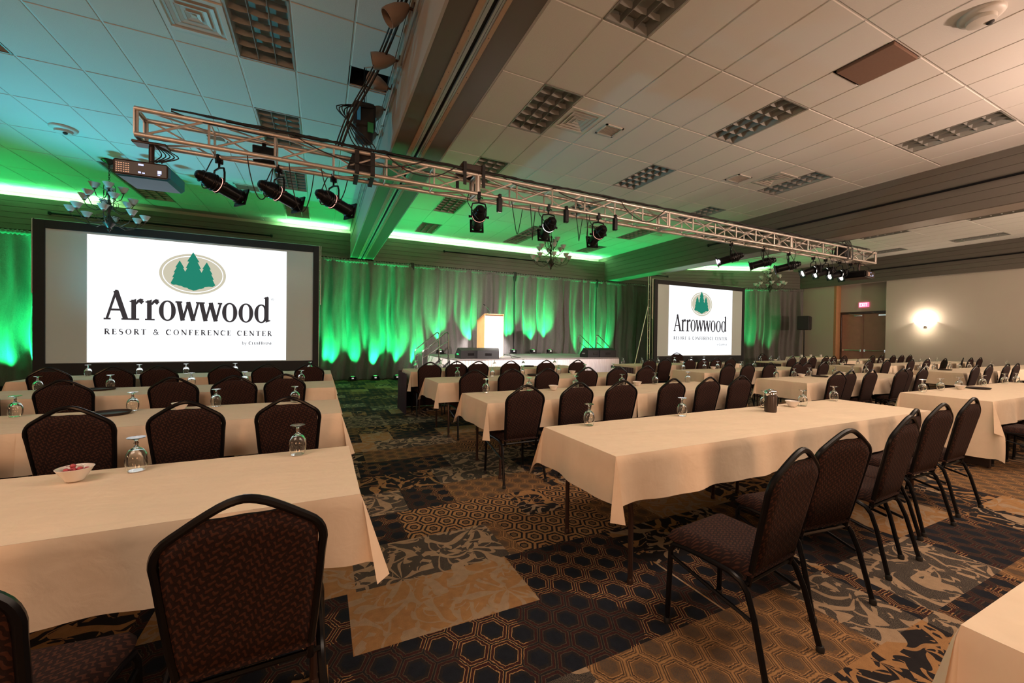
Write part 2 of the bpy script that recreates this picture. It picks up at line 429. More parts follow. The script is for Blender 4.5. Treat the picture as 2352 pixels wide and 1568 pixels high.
def dup(o, loc=None, rz=None, parent=None):
    def rec(src, par):
        c = src.copy(); col.objects.link(c)
        if par is not None: c.parent = par
        for ch in _kids.get(src.name, []): rec(ch, c)
        return c
    c = rec(o, parent)
    if loc is not None: c.location = loc
    if rz is not None: c.rotation_euler = (0, 0, rz)
    return c
ORD = ['first', 'second', 'third', 'fourth', 'fifth', 'sixth', 'seventh', 'eighth', 'ninth', 'tenth', 'eleventh', 'twelfth', 'thirteenth']
# ================================================================== STRUCTURE
C = 4.73; SOF = 3.77; XL, XR, YR, YB = -8.6, 20.0, -5.0, 13.9
mb = MB(); mb.box(XL - .1, XR + .5, YR - .1, YB + .1, -0.08, 0.0)
struct(mb.build('floor', M['carpet'], smooth=0))
def wall(name, p, q, z0, z1, mat=None, th=0.12, out=1):
    p = Vector((*p, 0)); q = Vector((*q, 0)); d = (q - p).normalized(); n = Vector((d.y, -d.x, 0)) * out * th
    b = MB(); vs = []
    for z in (z0, z1):
        for a in (p, q, q + n, p + n): vs.append((a.x, a.y, z))
    b.add(vs, [(0, 1, 2, 3), (4, 7, 6, 5), (0, 4, 5, 1), (1, 5, 6, 2), (2, 6, 7, 3), (3, 7, 4, 0)])
    o = b.build(name, mat or M['wall'], smooth=0); struct(o); return o
wall('wall_left', (XL, YR), (XL, YB), 0, 5.0, out=-1)
wall('wall_rear', (XL, YR), (XR, YR), 0, 5.0, out=1)
wall('wall_back', (XL, YB), (14.15, YB), 0, 5.0, out=-1)
wall('wall_back_angled', (14.15, YB), (XR, 11.45), 0, 5.0, out=-1)
# right wall with the door recess (y 8.0 - 9.78)
D0, D1 = 8.0, 9.78
wall('wall_right', (XR, YR), (XR, D0), 0, 5.0)
wall('wall_right', (XR, D1), (XR, 11.5), 0, 5.0)
wall('wall_right', (XR, D0), (XR, D1), SOF, 5.0)
b = MB(); b.box(XR + .12, XR + .4, D0 - .12, D0, 0, 3.8); struct(b.build('wall_right', M['wall'], smooth=0))
b = MB(); b.box(XR + .12, XR + .4, D1, D1 + .12, 0, 3.8); struct(b.build('wall_right', M['wall'], smooth=0))
b = MB(); b.box(XR + .36, XR + .5, D0 - .05, D1 + .05, 2.62, 3.8); struct(b.build('wall_right', M['wall'], smooth=0))
b = MB(); b.box(XR + .0, XR + .36, D1 - .09, D1 - .002, 0.0, SOF - .003); struct(b.build('trim_1', M['jamb'], smooth=0))
# double door
door = struct(empty('door_1', (XR + .36, (D0 + D1) / 2, 0)))
W2 = (D1 - D0) / 2
b = MB(); b.bbox(-.03, .08, -W2, W2, 2.55, 2.64); b.bbox(-.03, .08, -W2, -W2 + .05, 0, 2.55); b.bbox(-.03, .08, W2 - .14, W2 - .09, 0, 2.55)
b.build('door_frame', M['bronze'], door)
for s in (0, 1):
    y0 = -W2 + .052 if s == 0 else -.018; y1 = -.024 if s == 0 else W2 - .142
    b = MB(); b.bbox(0, .045, y0, y1, .01, 2.545); lf = b.build('door_leaf', M['doorwood'], door)
    b = MB(); b.tube([(-.06, y0 + .07, 1.02), (-.06, y1 - .07, 1.02)], .018, 8); b.bbox(-.07, 0, y0 + .04, y0 + .10, .97, 1.07); b.bbox(-.07, 0, y1 - .10, y1 - .04, .97, 1.07)
    b.build('push_bar', M['chrome'], lf)
    b = MB(); b.bbox(-.07, 0, y0 + .02, y0 + .30, 2.44, 2.50); b.tube([(-.05, y0 + .25, 2.5), (-.09, y0 + .45, 2.56), (-.02, y0 + .55, 2.57)], .008, 6)
    b.build('door_closer', M['chrome'], lf)
# exit sign on the panel over the door
ex = tag(empty('exit_sign', (XR + .33, 8.86, 2.92)), 'small glowing red exit sign above the double doors', 'sign')
b = MB(); b.bbox(-.02, .028, -.17, .17, -.10, .10); b.build('housing', M['exit'], ex)
b = MB()
def strokes2d(b, segs, w, org, ux, uy, nrm, th=.002):
    for (x0, y0, x1, y1) in segs:
        d = Vector((x1 - x0, y1 - y0, 0)); d.normalize(); n = Vector((-d.y, d.x, 0)) * w / 2; e = d * w * .35
        q = [(x0 - e.x + n.x, y0 - e.y + n.y), (x1 + e.x + n.x, y1 + e.y + n.y), (x1 + e.x - n.x, y1 + e.y - n.y), (x0 - e.x - n.x, y0 - e.y - n.y)]
        b.add([org + ux * px + uy * py + nrm * th for px, py in q], [(0, 1, 2, 3)])
EX = {'E': [(0, 0, 0, 1), (0, 1, .6, 1), (0, .5, .5, .5), (0, 0, .6, 0)], 'X': [(0, 0, .6, 1), (0, 1, .6, 0)], 'I': [(.15, 0, .15, 1)], 'T': [(0, 1, .7, 1), (.35, 0, .35, 1)]}
x = -.125
for ch, wd in (('E', .075), ('X', .075), ('I', .035), ('T', .07)):
    strokes2d(b, [(a * .085 + x, c_ * .12, e * .085 + x, f * .12) for a, c_, e, f in EX[ch]], .018, Vector((-.02, 0, -.06)), Vector((0, -1, 0)), Vector((0, 0, 1)), Vector((-1, 0, 0)), .003)
    x += wd
b.build('lettering', M['exitletter'], ex, 0)

# boarded bulkheads: horizontal boards with grooves, extruded along a plan polyline
def boards(name, pts, z0, z1, n, depth, side, mat=None):
    prof = []; h = (z1 - z0) / n; g = .006
    for i in range(n):
        a, c_ = z0 + i * h, z0 + (i + 1) * h
        prof += [(.010, a), (0, a + g), (0, c_ - g), (.010, c_)]
    prof = [(depth, z0)] + prof + [(depth, z1)]
    P = [Vector((*p, 0)) for p in pts]; b = MB(); vs = []; m_ = len(prof)
    for i, p in enumerate(P):
        d = (P[min(i + 1, len(P) - 1)] - P[max(i - 1, 0)]).normalized(); nn = Vector((-d.y, d.x, 0)) * side
        vs += [(p.x + nn.x * o_, p.y + nn.y * o_, z) for o_, z in prof]
    fs = []
    for i in range(len(P) - 1):
        for k in range(m_):
            a, c_ = i * m_ + k, i * m_ + (k + 1) % m_
            fs.append((a, c_, c_ + m_, a + m_))
    fs += [tuple(range(m_)), tuple(range((len(P) - 1) * m_, len(P) * m_))[::-1]]
    b.add(vs, fs); o = b.build(name, mat or M['board'], smooth=0); return struct(o)
boards('trim_2', [(XL, 13.5), (.785, 13.5)], SOF, 4.555, 6, .05, 1)
boards('trim_3', [(1.445, 13.5), (10.6, 13.5)], SOF, 4.555, 6, .05, 1)
boards('trim_4', [(11.25, 13.5), (14.05, 13.5), (19.86, 11.08)], SOF, 4.555, 6, .05, 1)
# soffit shelves behind the boards (leave the cove open on top)
b = MB(); b.box(XL, .785, 13.55, YB, SOF, SOF + .04); b.box(1.445, 10.6, 13.55, YB, SOF, SOF + .04); struct(b.build('trim_5', M['board'], smooth=0))
b = MB(); b.add([(11.25, 13.55, SOF), (14.1, 13.55, SOF), (19.95, 11.13, SOF), (XR, 11.45, SOF), (14.15, YB, SOF), (11.25, YB, SOF)], [(0, 1, 2, 3, 4, 5)])
struct(b.build('trim_6', M['board'], smooth=0))
# right dividing bulkhead (x 10.6 - 11.25) and wall bulkhead
boards('trim_7', [(10.6, YR), (10.6, YB)], SOF, C + .02, 6, .05, -1)
boards('trim_8', [(11.25, YR), (11.25, YB)], SOF, C + .02, 6, .05, 1)
b = MB(); b.box(10.65, 11.20, YR, YB, SOF + .002, SOF + .05); struct(b.build('trim_9', M['beamface'], smooth=0))
boards('trim_10', [(19.86, YR), (19.86, 11.05)], SOF, C + .02, 6, .13, -1)
# centre beam
b = MB(); b.box(.785, .80, YR, 13.52, SOF, C + .02); b.box(1.43, 1.445, YR, 13.52, SOF, C + .02)
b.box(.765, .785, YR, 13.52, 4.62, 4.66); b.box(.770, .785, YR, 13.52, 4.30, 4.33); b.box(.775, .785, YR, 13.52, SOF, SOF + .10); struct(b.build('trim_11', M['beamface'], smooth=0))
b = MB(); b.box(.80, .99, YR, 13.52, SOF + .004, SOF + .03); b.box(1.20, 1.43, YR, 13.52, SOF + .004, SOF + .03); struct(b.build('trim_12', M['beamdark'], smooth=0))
b = MB(); b.box(.99, 1.034, YR, 13.52, SOF - .012, SOF + .03); b.box(1.165, 1.20, YR, 13.52, SOF - .012, SOF + .03)
struct(b.build('trim_13', M['wood'], smooth=0))
b = MB()
for a, c_ in ((1.036, 1.052), (1.056, 1.086), (1.122, 1.142), (1.146, 1.163)): b.box(a, c_, YR, 13.52, SOF - .004, SOF + .03)
struct(b.build('trim_14', M['track'], smooth=0))
b = MB(); b.box(1.03, 1.17, YR, 13.52, SOF + .02, SOF + .05); struct(b.build('trim_15', M['hole'], smooth=0))
b = MB()
k = 0
for i in range(40):
    y = 3.0 + i * .27
    for xx in (1.012, 1.182): b.lathe([(.004, 0), (.004, -.002), (0, -.003)], 6, (xx, y, SOF - .012))
struct(b.build('trim_16', M['blackmatte'], smooth=0))
# the seam where the beam meets the rear
# ---------------------------------------------------------------- tiled ceiling
YL = [4.64 + 1.195 * k for k in range(-9, 9)]
def lines(x0, x1, base, p=.614):
    k0 = math.ceil((x0 + .03 - base) / p); out = [x0]; v = base + k0 * p
    while v < x1 - .03: out.append(v); v += p
    return out + [x1]
def ylines(y1): return [YR] + [y for y in YL if YR + .03 < y < y1 - .03] + [y1]
FIX = {  # x of the left grid line, list of y-start lines (one 2x4 fixture each)
    'c': [(2.63, 2.25), (2.63, 4.64), (2.63, 7.03), (2.63, 9.42), (2.63, 11.81), (5.70, 3.445), (5.70, 5.835), (5.70, 8.225), (5.70, 10.615), (5.70, 11.81),
          (8.77, 2.25), (8.77, 4.64), (8.77, 7.03), (8.77, 9.42), (8.77, 11.81), (2.63, -.14)],
    'l': [(-.93, 4.64), (-.93, 7.03), (-.93, 9.42), (-.93, 11.81), (-4.0, 10.615), (-4.0, 11.81), (-4.0, 5.835), (-4.0, 3.445)],
    'r': [(15.4, 3.445), (15.4, 5.835), (15.4, 8.225), (18.47, 4.64), (18.47, 7.03), (18.47, 2.25)]}
HOLES = [(5.70, 2.25, .8, .6), (.298, 5.39, .614, .45)]
def is_fix(k, x, y):
    for fx, fy in FIX[k]:
        if abs(fx - x) < .05 and abs(fy - y) < .05: return True
    return False
tiles = MB(); bars = MB(); TB = .0085; CH = .006
def tile(x0, x1, y0, y1):
    a, b_, c_, d = x0 + TB, x1 - TB, y0 + TB, y1 - TB
    if b_ - a < .02 or d - c_ < .02: return
    z0, z1 = C - .007, C
    tiles.add([(a, c_, z1), (b_, c_, z1), (b_, d, z1), (a, d, z1), (a + CH, c_ + CH, z0), (b_ - CH, c_ + CH, z0), (b_ - CH, d - CH, z0), (a + CH, d - CH, z0)],
              [(4, 7, 6, 5), (0, 4, 5, 1), (1, 5, 6, 2), (2, 6, 7, 3), (3, 7, 4, 0)])
fixtures = []
for key, x0, x1, base, y1 in (('l', XL, .785, -.93, YB), ('c', 1.445, 10.6, 2.63, YB), ('r', 11.25, 19.95, 15.4, YB)):
    xs = lines(x0, x1, base); ys = ylines(y1)
    for i in range(len(xs) - 1):
        for j in range(len(ys) - 1):
            if is_fix(key, xs[i], ys[j]):
                fixtures.append((key, xs[i], ys[j], xs[i + 1], ys[j + 1])); continue
            if key == 'c' and abs(xs[i] - 5.70) < .05 and abs(ys[j] - 2.25) < .05:
                tile(xs[i], xs[i + 1], ys[j], 2.25 + .0); tile(xs[i], xs[i + 1], 2.25, 2.25) ; PANEL = (xs[i], xs[i + 1], ys[j], ys[j + 1]); continue
            if key == 'l' and abs(xs[i] - .298) < .05 and abs(ys[j] - 4.64) < .05:
                HOLE = (xs[i], xs[i + 1], 5.42, 5.835); tile(xs[i], xs[i + 1], ys[j], 5.42); continue
            tile(xs[i], xs[i + 1], ys[j], ys[j + 1])
    for v in xs[1:-1]: bars.box(v - .012, v + .012, YR, y1, C + .0005, C + .02)
    for v in ys[1:-1]: bars.box(x0, x1, v - .012, v + .012, C + .001, C + .02)
struct(tiles.build('ceiling', M['tile'], smooth=0)); struct(bars.build('ceiling_grid', M['tbar'], smooth=0))
b = MB(); b.box(XL, XR + .5, YR, YB + .1, C + .22, C + .26); struct(b.build('ceiling_slab', M['hole'], smooth=0))
b = MB(); b.box(1.445, 1.53, YR, 13.5, C - .012, C); b.box(10.55, 10.6, YR, 13.5, C - .012, C); struct(b.build('trim_17', M['tbar'], smooth=0))
# brown panel and open hatch
b = MB(); b.bbox(PANEL[0] + .03, PANEL[1] - .03, 2.27, 2.83, C - .03, C + .01); tag(b.build('ceiling_panel', M['brownpanel']), 'brown fabric covered panel set into the white ceiling', 'panel')
tiles2 = MB(); x0, x1, y0, y1 = PANEL
b = MB(); b.bbox(x0 + TB, x1 - TB, 2.86, y1 - TB, C - .007, C + .004); struct(b.build('ceiling', M['tile']))
b = MB(); hx0, hx1, hy0, hy1 = HOLE
b.box(hx0 - .01, hx0, hy0, hy1, C, C + .2); b.box(hx1, hx1 + .01, hy0, hy1, C, C + .2); b.box(hx0, hx1, hy0 - .01, hy0, C, C + .2); b.box(hx0, hx1, hy1, hy1 + .01, C, C + .2)
struct(b.build('ceiling', M['hole'], smooth=0))

# ---------------------------------------------------------------- troffers
def troffer(x0, x1, y0, y1):
    r = empty('ceiling_light', ((x0 + x1) / 2, (y0 + y1) / 2, C)); a = (x1 - x0) / 2 - .006; l = (y1 - y0) / 2 - .006
    b = MB(); fw = .018
    for q in ((-a, -a + fw, -l, l), (a - fw, a, -l, l), (-a, a, -l, -l + fw), (-a, a, l - fw, l)): b.box(*q, -.008, .004)
    b.build('frame', M['louver'], r, 0)
    b = MB(); a2, l2 = a - fw, l - fw
    b.add([(-a2, -l2, 0), (a2, -l2, 0), (a2, l2, 0), (-a2, l2, 0), (-a2 * .9, -l2, .13), (a2 * .9, -l2, .13), (a2 * .9, l2, .13), (-a2 * .9, l2, .13)],
          [(0, 1, 5, 4), (1, 2, 6, 5), (2, 3, 7, 6), (3, 0, 4, 7), (4, 5, 6, 7)])
    b.build('housing', M['troffer'], r, 0)
    b = MB()
    for k in range(1, 3):
        xx = -a2 + 2 * a2 * k / 3; b.add([(xx - .008, -l2, .075), (xx - .002, -l2, .004), (xx + .002, -l2, .004), (xx + .008, -l2, .075), (xx - .008, l2, .075), (xx - .002, l2, .004), (xx + .002, l2, .004), (xx + .008, l2, .075)],
                                         [(0, 1, 5, 4), (1, 2, 6, 5), (2, 3, 7, 6), (0, 4, 7, 3)])
    nb = 6
    for k in range(0, nb + 1):
        yy = -l2 + 2 * l2 * k / nb; w_ = .011
        for c3 in range(3):
            xa = -a2 + 2 * a2 * c3 / 3 + .006; xb = xa + 2 * a2 / 3 - .012
            def fn(u, v, yy=yy, xa=xa, xb=xb):
                # curved blade
                s_ = (u - .5) * 2; zz = .008 + .062 * abs(s_) ** 1.4; return (xa + (xb - xa) * v, yy + s_ * w_, zz + .010 * (2 * v - 1) ** 2)
            b.grid(fn, 6, 2)
    b.build('louver', M['louver'], r)
    return r
names = {'c': 'central ceiling bay', 'l': 'left ceiling bay', 'r': 'far right ceiling bay'}
colname = {2.63: 'left column', 5.70: 'middle column', 8.77: 'right column', -.93: 'column beside the beam', -4.0: 'column over the left screen', 15.4: 'near column', 18.47: 'column by the wall'}
troff = None; cnt = {}
for key, fx0, fy0, fx1, fy1 in sorted(fixtures, key=lambda t: (t[0], t[1], t[2])):
    if troff is None:
        troff = troffer(fx0, fx1, fy0, fy1); register(troff); o = troff
    else: o = dup(troff, ((fx0 + fx1) / 2, (fy0 + fy1) / 2, C))
    kk = (key, round(fx0, 2)); cnt[kk] = cnt.get(kk, 0) + 1
    cn = min(colname, key=lambda v: abs(v - fx0) + (0 if True else 0))
    tag(o, f'unlit louvered light, {ORD[cnt[kk]-1]} from camera, {colname[cn]}, {names[key].replace(" ceiling bay", " bay")}', 'ceiling light', 'recessed louvered ceiling lights')

# ---------------------------------------------------------------- air diffusers and small vents
def diffuser(cx, cy, s, label):
    r = tag(empty('air_diffuser', (cx, cy, C - .008)), label, 'air vent', 'square air diffusers in the ceiling')
    b = MB()
    def ring(h0, h1, z0, z1):
        vs = []
        for h, z in ((h0, z0), (h1, z1)): vs += [(-h, -h, z), (h, -h, z), (h, h, z), (-h, h, z)]
        b.add(vs, [(i, (i + 1) % 4, 4 + (i + 1) % 4, 4 + i) for i in range(4)])
    h = s / 2
    ring(h, h, .004, -.012); ring(h, h - .045, -.012, -.012); ring(h - .045, h - .06, -.012, .0)
    b.build('frame', M['vent'], r, 0)
    b = MB(); n = 3; pt = (h - .06) / (n + .35)
    for i in range(n):
        a = (h - .06) - (i + .38) * pt; a2 = a - pt * .56
        ring(a, a2, -.014, -.001)
        ring(a, a - .003, -.014, -.016)
    b.add([(-.022, -.022, -.01), (.022, -.022, -.01), (.022, .022, -.01), (-.022, .022, -.01)], [(0, 3, 2, 1)])
    b.build('louver', M['vent'], r, 0)
    b = MB(); b.box(-h + .06, h - .06, -h + .06, h - .06, .005, .008); b.build('throat', M['ventdark'], r, 0)
    return r
diffuser(3.53, 5.20, .58, 'square stepped air vent beside a ceiling light in the central bay')
diffuser(8.46, 5.25, .58, 'square stepped air vent near the right edge of the central ceiling')
diffuser(-1.24, 5.30, .60, 'large square stepped air vent at top left of the ceiling')
diffuser(3.25, 8.75, .50, 'distant square air vent above the middle spotlights')
diffuser(9.7, 9.5, .5, 'distant square air vent near the right bulkhead corner')
def smallvent(cx, cy, sx, sy, label):
    r = tag(empty('return_grille', (cx, cy, C - .008)), label, 'air vent')
    b = MB()
    for q in ((-sx, -sx + .03, -sy, sy), (sx - .03, sx, -sy, sy), (-sx, sx, -sy, -sy + .03), (-sx, sx, sy - .03, sy)): b.box(*q, -.014, .003)
    b.build('frame', M['vent'], r, 0)
    b = MB(); n = 9
    for i in range(n):
        y = -sy + .04 + (2 * sy - .08) * i / (n - 1); b.add([(-sx + .03, y, -.012), (sx - .03, y, -.012), (sx - .03, y + .014, .002), (-sx + .03, y + .014, .002)], [(0, 1, 2, 3)])
    b.build('slats', M['vent'], r, 0)
    b = MB(); b.box(-sx + .03, sx - .03, -sy + .03, sy - .03, .003, .006); b.build('throat', M['ventdark'], r, 0)
smallvent(4.15, 5.21, .17, .15, 'small slatted ceiling grille beside the square air vent')
smallvent(7.75, 5.55, .20, .16, 'small slatted ceiling grille near the right square vent')
smallvent(-1.65, 8.35, .15, .15, 'small ceiling grille behind the left spotlights')
smallvent(-1.55, 10.9, .25, .20, 'ceiling grille above the left screen')
smallvent(7.3, 9.9, .18, .15, 'small distant grille over the stage')
# round ceiling fittings
def round_fitting(x, y, r_, label):
    r = tag(empty('ceiling_speaker', (x, y, C - .007)), label, 'ceiling fitting')
    b = MB(); b.lathe([(r_, .003), (r_ * 1.0, -.02), (r_ * .93, -.035), (r_ * .7, -.05), (r_ * .65, -.05), (r_ * .62, -.085), (r_ * .3, -.10), (.0, -.102)], 28); b.build('housing', M['vent'], r)
    b = MB(); b.lathe([(.028, 0), (.03, -.02), (.015, -.035), (0, -.036)], 14, (r_ * .25, -r_ * .3, -.085)); b.build('sensor_eye', M['ventdark'], r)
round_fitting(-3.85, 9.15, .17, 'round ceiling fitting left above the left screen')
round_fitting(6.03, 1.70, .17, 'round white ceiling fitting in the top right corner')
# ---------------------------------------------------------------- hanging rails on the bulkheads
def rail(pts, label):
    r = tag(empty('hanging_rail', pts[0]), label, 'rail'); o0 = Vector(pts[0])
    b = MB(); b.tube([Vector(p) - o0 for p in pts], .022, 8); b.build('bar', M['black'], r)
    b = MB()
    for p in pts: b.lathe([(0, -.05), (.035, -.03), (.035, .03), (0, .05)], 8, Vector(p) - o0)
    b.build('end_cap', M['black'], r)
rail([(3.77, 13.46, 4.30), (7.9, 13.46, 4.30)], 'black rail across the green lit boards behind the stage')
rail([(-5.9, 13.46, 4.22), (-1.33, 13.46, 4.22)], 'black rail on the boards above the left screen')
rail([(11.6, 13.46, 4.22), (14.1, 13.44, 4.22)], 'short black rail on the boards above the right screen')
rail([(10.56, -1.0, 4.24), (10.56, 8.5, 4.24)], 'long black rail along the dividing bulkhead')
rail([(19.82, -1.0, 4.24), (19.82, 8.4, 4.24)], 'long black rail along the right wall bulkhead')

# ---------------------------------------------------------------- added glow strips, hidden by the boards, brightening the ceiling edge
for x0, x1, lb in ((XL + .2, -4.9, 'far left'), (-1.1, .65, 'left'), (1.6, 10.45, 'central'), (11.4, 13.9, 'right')):
    r = tag(empty('added_cove_light', (x0, 13.575, 4.53)), f'added unseen green light strip in the {lb} cove behind the boards', 'added light')
    b = MB(); b.bbox(0, x1 - x0, .0, .03, .0, .02); b.build('glow_strip', M['cove_glow'], r)
    b = MB(); b.box(-.02, x1 - x0 + .02, -.02, .05, -.02, 0); b.build('channel', M['track'], r, 0)
r = tag(empty('added_cove_light', (14.25, 13.48, 4.53), -math.atan2(2.42, 5.8)), 'added unseen green light strip in the angled corner cove', 'added light')
b = MB(); b.bbox(0, 4.6, .0, .03, .0, .02); b.build('glow_strip', M['cove_glow'], r)
b = MB(); b.box(-.02, 4.62, -.02, .05, -.02, 0); b.build('channel', M['track'], r, 0)

# ---------------------------------------------------------------- pipe and drape
def drape_panel(p, q, label, seed, height=3.72):
    p = Vector((*p, 0)); q = Vector((*q, 0)); Lg = (q - p).length; ang = math.atan2(q.y - p.y, q.x - p.x)
    r = tag(empty('drape_panel', p, ang), label, 'curtain', 'grey pipe and drape curtains')
    rs = random.Random(seed); ph = [rs.uniform(0, 6.28) for _ in range(8)]; fr = [rs.uniform(.85, 1.2) for _ in range(8)]
    def fn(u, v):
        x = u * Lg; z = .015 + v * (height - .03); t = 1 - v
        a = .045 + .085 * min(1, t * 3)
        ww = x + .05 * math.sin(3 * z + ph[5]) * t
        s = math.sin(ww * 13 * fr[0] + ph[0] + 1.2 * math.sin(ww * 3.1 * fr[1] + ph[1])) * .62 + .5 * math.sin(ww * 23 * fr[2] + ph[2] + math.sin(z * .9 + ph[6]) * 1.0 * t) * (.4 + .6 * v)
        s += .65 * math.sin(ww * 5.3 * fr[3] + ph[3] + .5 * t)
        y = a * s * .8
        if v > .985: y *= .25
        if v < .04: y += .012 * math.sin(x * 50)
        return (x, y, z)
    nv = 26
    b = MB(); n = int(Lg / .021); b.grid(lambda u, v: fn(u, v ** 1.0), n, nv)
    d = b.build('curtain', M['drape'], r, 180)
    # gathered header with small ruffles around the pipe
    def hd(u, v):
        x = u * Lg; a = v * PI * 1.1 - .05
        k = 1 + .35 * math.sin(x * 70 + ph[4] + 2 * math.sin(x * 9)); return (x, -.035 * k * math.sin(a) , height - .045 + .05 * math.cos(a) * k)
    b = MB(); b.grid(hd, int(Lg / .02), 6); b.build('header', M['drape'], r, 180)
    b = MB(); b.tube([(0, .03, height - .02), (Lg, .03, height - .02)], .022, 8); b.build('crossbar', M['alu'], r)
    b = MB(); b.tube([(0, .05, .02), (0, .05, height + .03)], .024, 8); b.lathe([(.06, 0), (.075, -.12), (.05, -.3), (.03, -.34)], 10, (0, .02, height + .06)); b.build('upright', M['blackmatte'], r)
    b = MB(); b.bbox(-.22, .22, -.17, .27, 0.0, .012); b.build('base_plate', M['black'], r)
xs = [-8.5, -4.75, -1.05, 2.67, 6.40, 10.10, 13.9]
dn = ['leftmost curtain beside the left screen', 'curtain directly behind the left screen', 'curtain between left screen and stage stairs', 'green lit curtain behind the lectern',
      'green lit curtain behind right half of stage', 'curtain between the stage and right screen']
for i in range(6): drape_panel((xs[i], 13.33), (xs[i + 1], 13.33), 'full height grey velour ' + dn[i], 11 + i)
drape_panel((13.9, 13.30), (16.9, 12.05), 'grey velour curtain behind the right screen, angled to the room', 31)
drape_panel((16.9, 12.05), (19.75, 10.87), 'dark angled curtain ending at the right wall', 32)

# ---------------------------------------------------------------- led uplights
def uplight_proto():
    r = empty('led_uplight'); 
    b = MB(); b.bbox(-.10, .10, -.075, .075, .03, .15, .012); b.build('case', M['black'], r)
    b = MB(); b.tube([(-.115, 0, .10), (-.13, 0, .03), (-.13, .02, .008), (.13, .02, .008), (.13, 0, .03), (.115, 0, .10)], .008, 6); b.build('bracket', M['black'], r)
    b = MB(); b.lathe([(.05, 0), (.052, .008), (0, .012)], 14, (0, 0, .150)); b.build('lens', M['green_lens'], r)
    b = MB(); b.bbox(-.03, .03, -.080, -.074, .08, .12, .002); b.build('display', M['uplabel'], r)
    register(r); return r
M['green_lens'] = emit('green_lens', (.1, 1, .2), 1.0)
M['uplabel'] = emit('uplight_display', (.9, .85, .86), .4)
UP = [(-7.3, 0), (-6.55, 0), (-6.05, 0), (-5.4, 0), (-.5, 0), (.22, 0), (.85, 0), (1.50, 0), (2.15, 0), (2.75, 0), (3.5, 1), (4.55, 1), (6.15, 1), (6.95, 1), (7.65, 1), (9.35, 0), (9.9, 0), (10.45, 0)]
upp = None
for i, (x, st) in enumerate(UP):
    loc = (x, 12.88, .8) if st else (x, 12.98, 0)
    if upp is None: upp = uplight_proto(); upp.location = loc; o = upp
    else: o = dup(upp, loc)
    lab = ('small black uplight at the back of the stage, ' + ORD[i - 10] + ' from left') if st else ('small black uplight on the carpet below the curtain, ' + (ORD[i] if i < 10 else ORD[i - 5]) + ' from left')
    tag(o, lab, 'uplight', 'led uplights along the curtain')
    gx = x; e = (46 if st else 60) * (0.75 + .5 * ((i * 37) % 10) / 10)
    light('uplight_beam', 'SPOT', (x, loc[1] + .02, loc[2] + .19), e * 22, GREEN, (x + .02, 13.30, loc[2] + (1.05 if st else 1.1)), .03, spot=46, blend=1.0)
UP2 = [(16.6, 11.75), (17.1, 11.45), (18.0, 11.1)]
for i, (x, y) in enumerate(UP2):
    o = dup(upp, (x, y, 0), -.39); tag(o, 'small black uplight below the angled right curtain, ' + ORD[i] + ' from left', 'uplight', 'led uplights along the curtain')
    light('uplight_beam', 'SPOT', (x, y + .02, .2), 1100 if i < 2 else 450, GREEN, (x + .14, y + .38, 2.4), .05, spot=38, blend=.9)

# ---------------------------------------------------------------- sconce
sc = tag(empty('wall_sconce', (XR, 6.85, 2.08)), 'glowing half bowl wall lamp on the right wall', 'wall lamp')
b = MB(); n = 16
def bowl(u, v):
    a = PI * u; rr = .30 * math.sin(v * PI / 2) ** .8; return (-rr * math.sin(a) * .62, rr * math.cos(a), -.10 + .16 * v ** 1.5)
b.grid(bowl, n, 8); b.build('glass_bowl', M['scoglass'], sc)
b = MB(); b.lathe([(.0, -.16), (.03, -.14), (.02, -.11), (.035, -.09)], 12, (-.05, 0, 0)); b.bbox(-.03, 0, -.04, .04, -.18, .10); b.build('bracket', M['iron'], sc)
light('sconce_bulb', 'POINT', (XR - .13, 6.85, 2.26), 42, (1.0, .82, .64), size=.05)
light('sconce_bulb', 'POINT', (XR - .28, 6.85, 1.86), 10, (1.0, .80, .58), size=.05)
# ================================================================== SCREENS
def ribbon(b, pts, w, mx, y=0.0):
    """flat stroke in the x-z plane; pts in local 2-D, w = width or list of widths"""
    P = [Vector((p[0], p[1])) for p in pts]; n = len(P); ww = w if isinstance(w, (list, tuple)) else [w] * n
    Lp, Rp = [], []
    for i in range(n):
        if i == 0: d = P[1] - P[0]
        elif i == n - 1: d = P[-1] - P[-2]
        else: d = (P[i + 1] - P[i]).normalized() + (P[i] - P[i - 1]).normalized()
        d = d.normalized() if d.length > 1e-9 else Vector((1, 0)); nn = Vector((-d.y, d.x)) * ww[i] / 2
        Lp.append(P[i] + nn); Rp.append(P[i] - nn)
    b.add([(*mx(q), ) for q in Lp + Rp], [(i, i + n, i + n + 1, i + 1) for i in range(n - 1)])
def poly(b, pts, mx): b.add([mx(p) for p in pts], [tuple(range(len(pts)))])
def arc(cx, cy, rx, ry, a0, a1, n=20): return [(cx + rx * math.cos(R(a0 + (a1 - a0) * i / n)), cy + ry * math.sin(R(a0 + (a1 - a0) * i / n))) for i in range(n + 1)]
def oring(b, cx, cy, rx, ry, thick, thin, mx, tilt=0.0, n=36):
    vs = []
    for i in range(n):
        a = 2 * PI * i / n; c_, s_ = math.cos(a), math.sin(a)
        t = thin + (thick - thin) * abs(math.cos(a - tilt)) ** 1.5
        vs.append(mx((cx + rx * c_, cy + ry * s_))); vs.append(mx((cx + (rx - t) * c_, cy + (ry - t * (thin / thick if 0 else 1) * .75) * s_)))
    b.add(vs, [(2 * i, 2 * i + 1, (2 * i + 3) % (2 * n), (2 * i + 2) % (2 * n)) for i in range(n)])
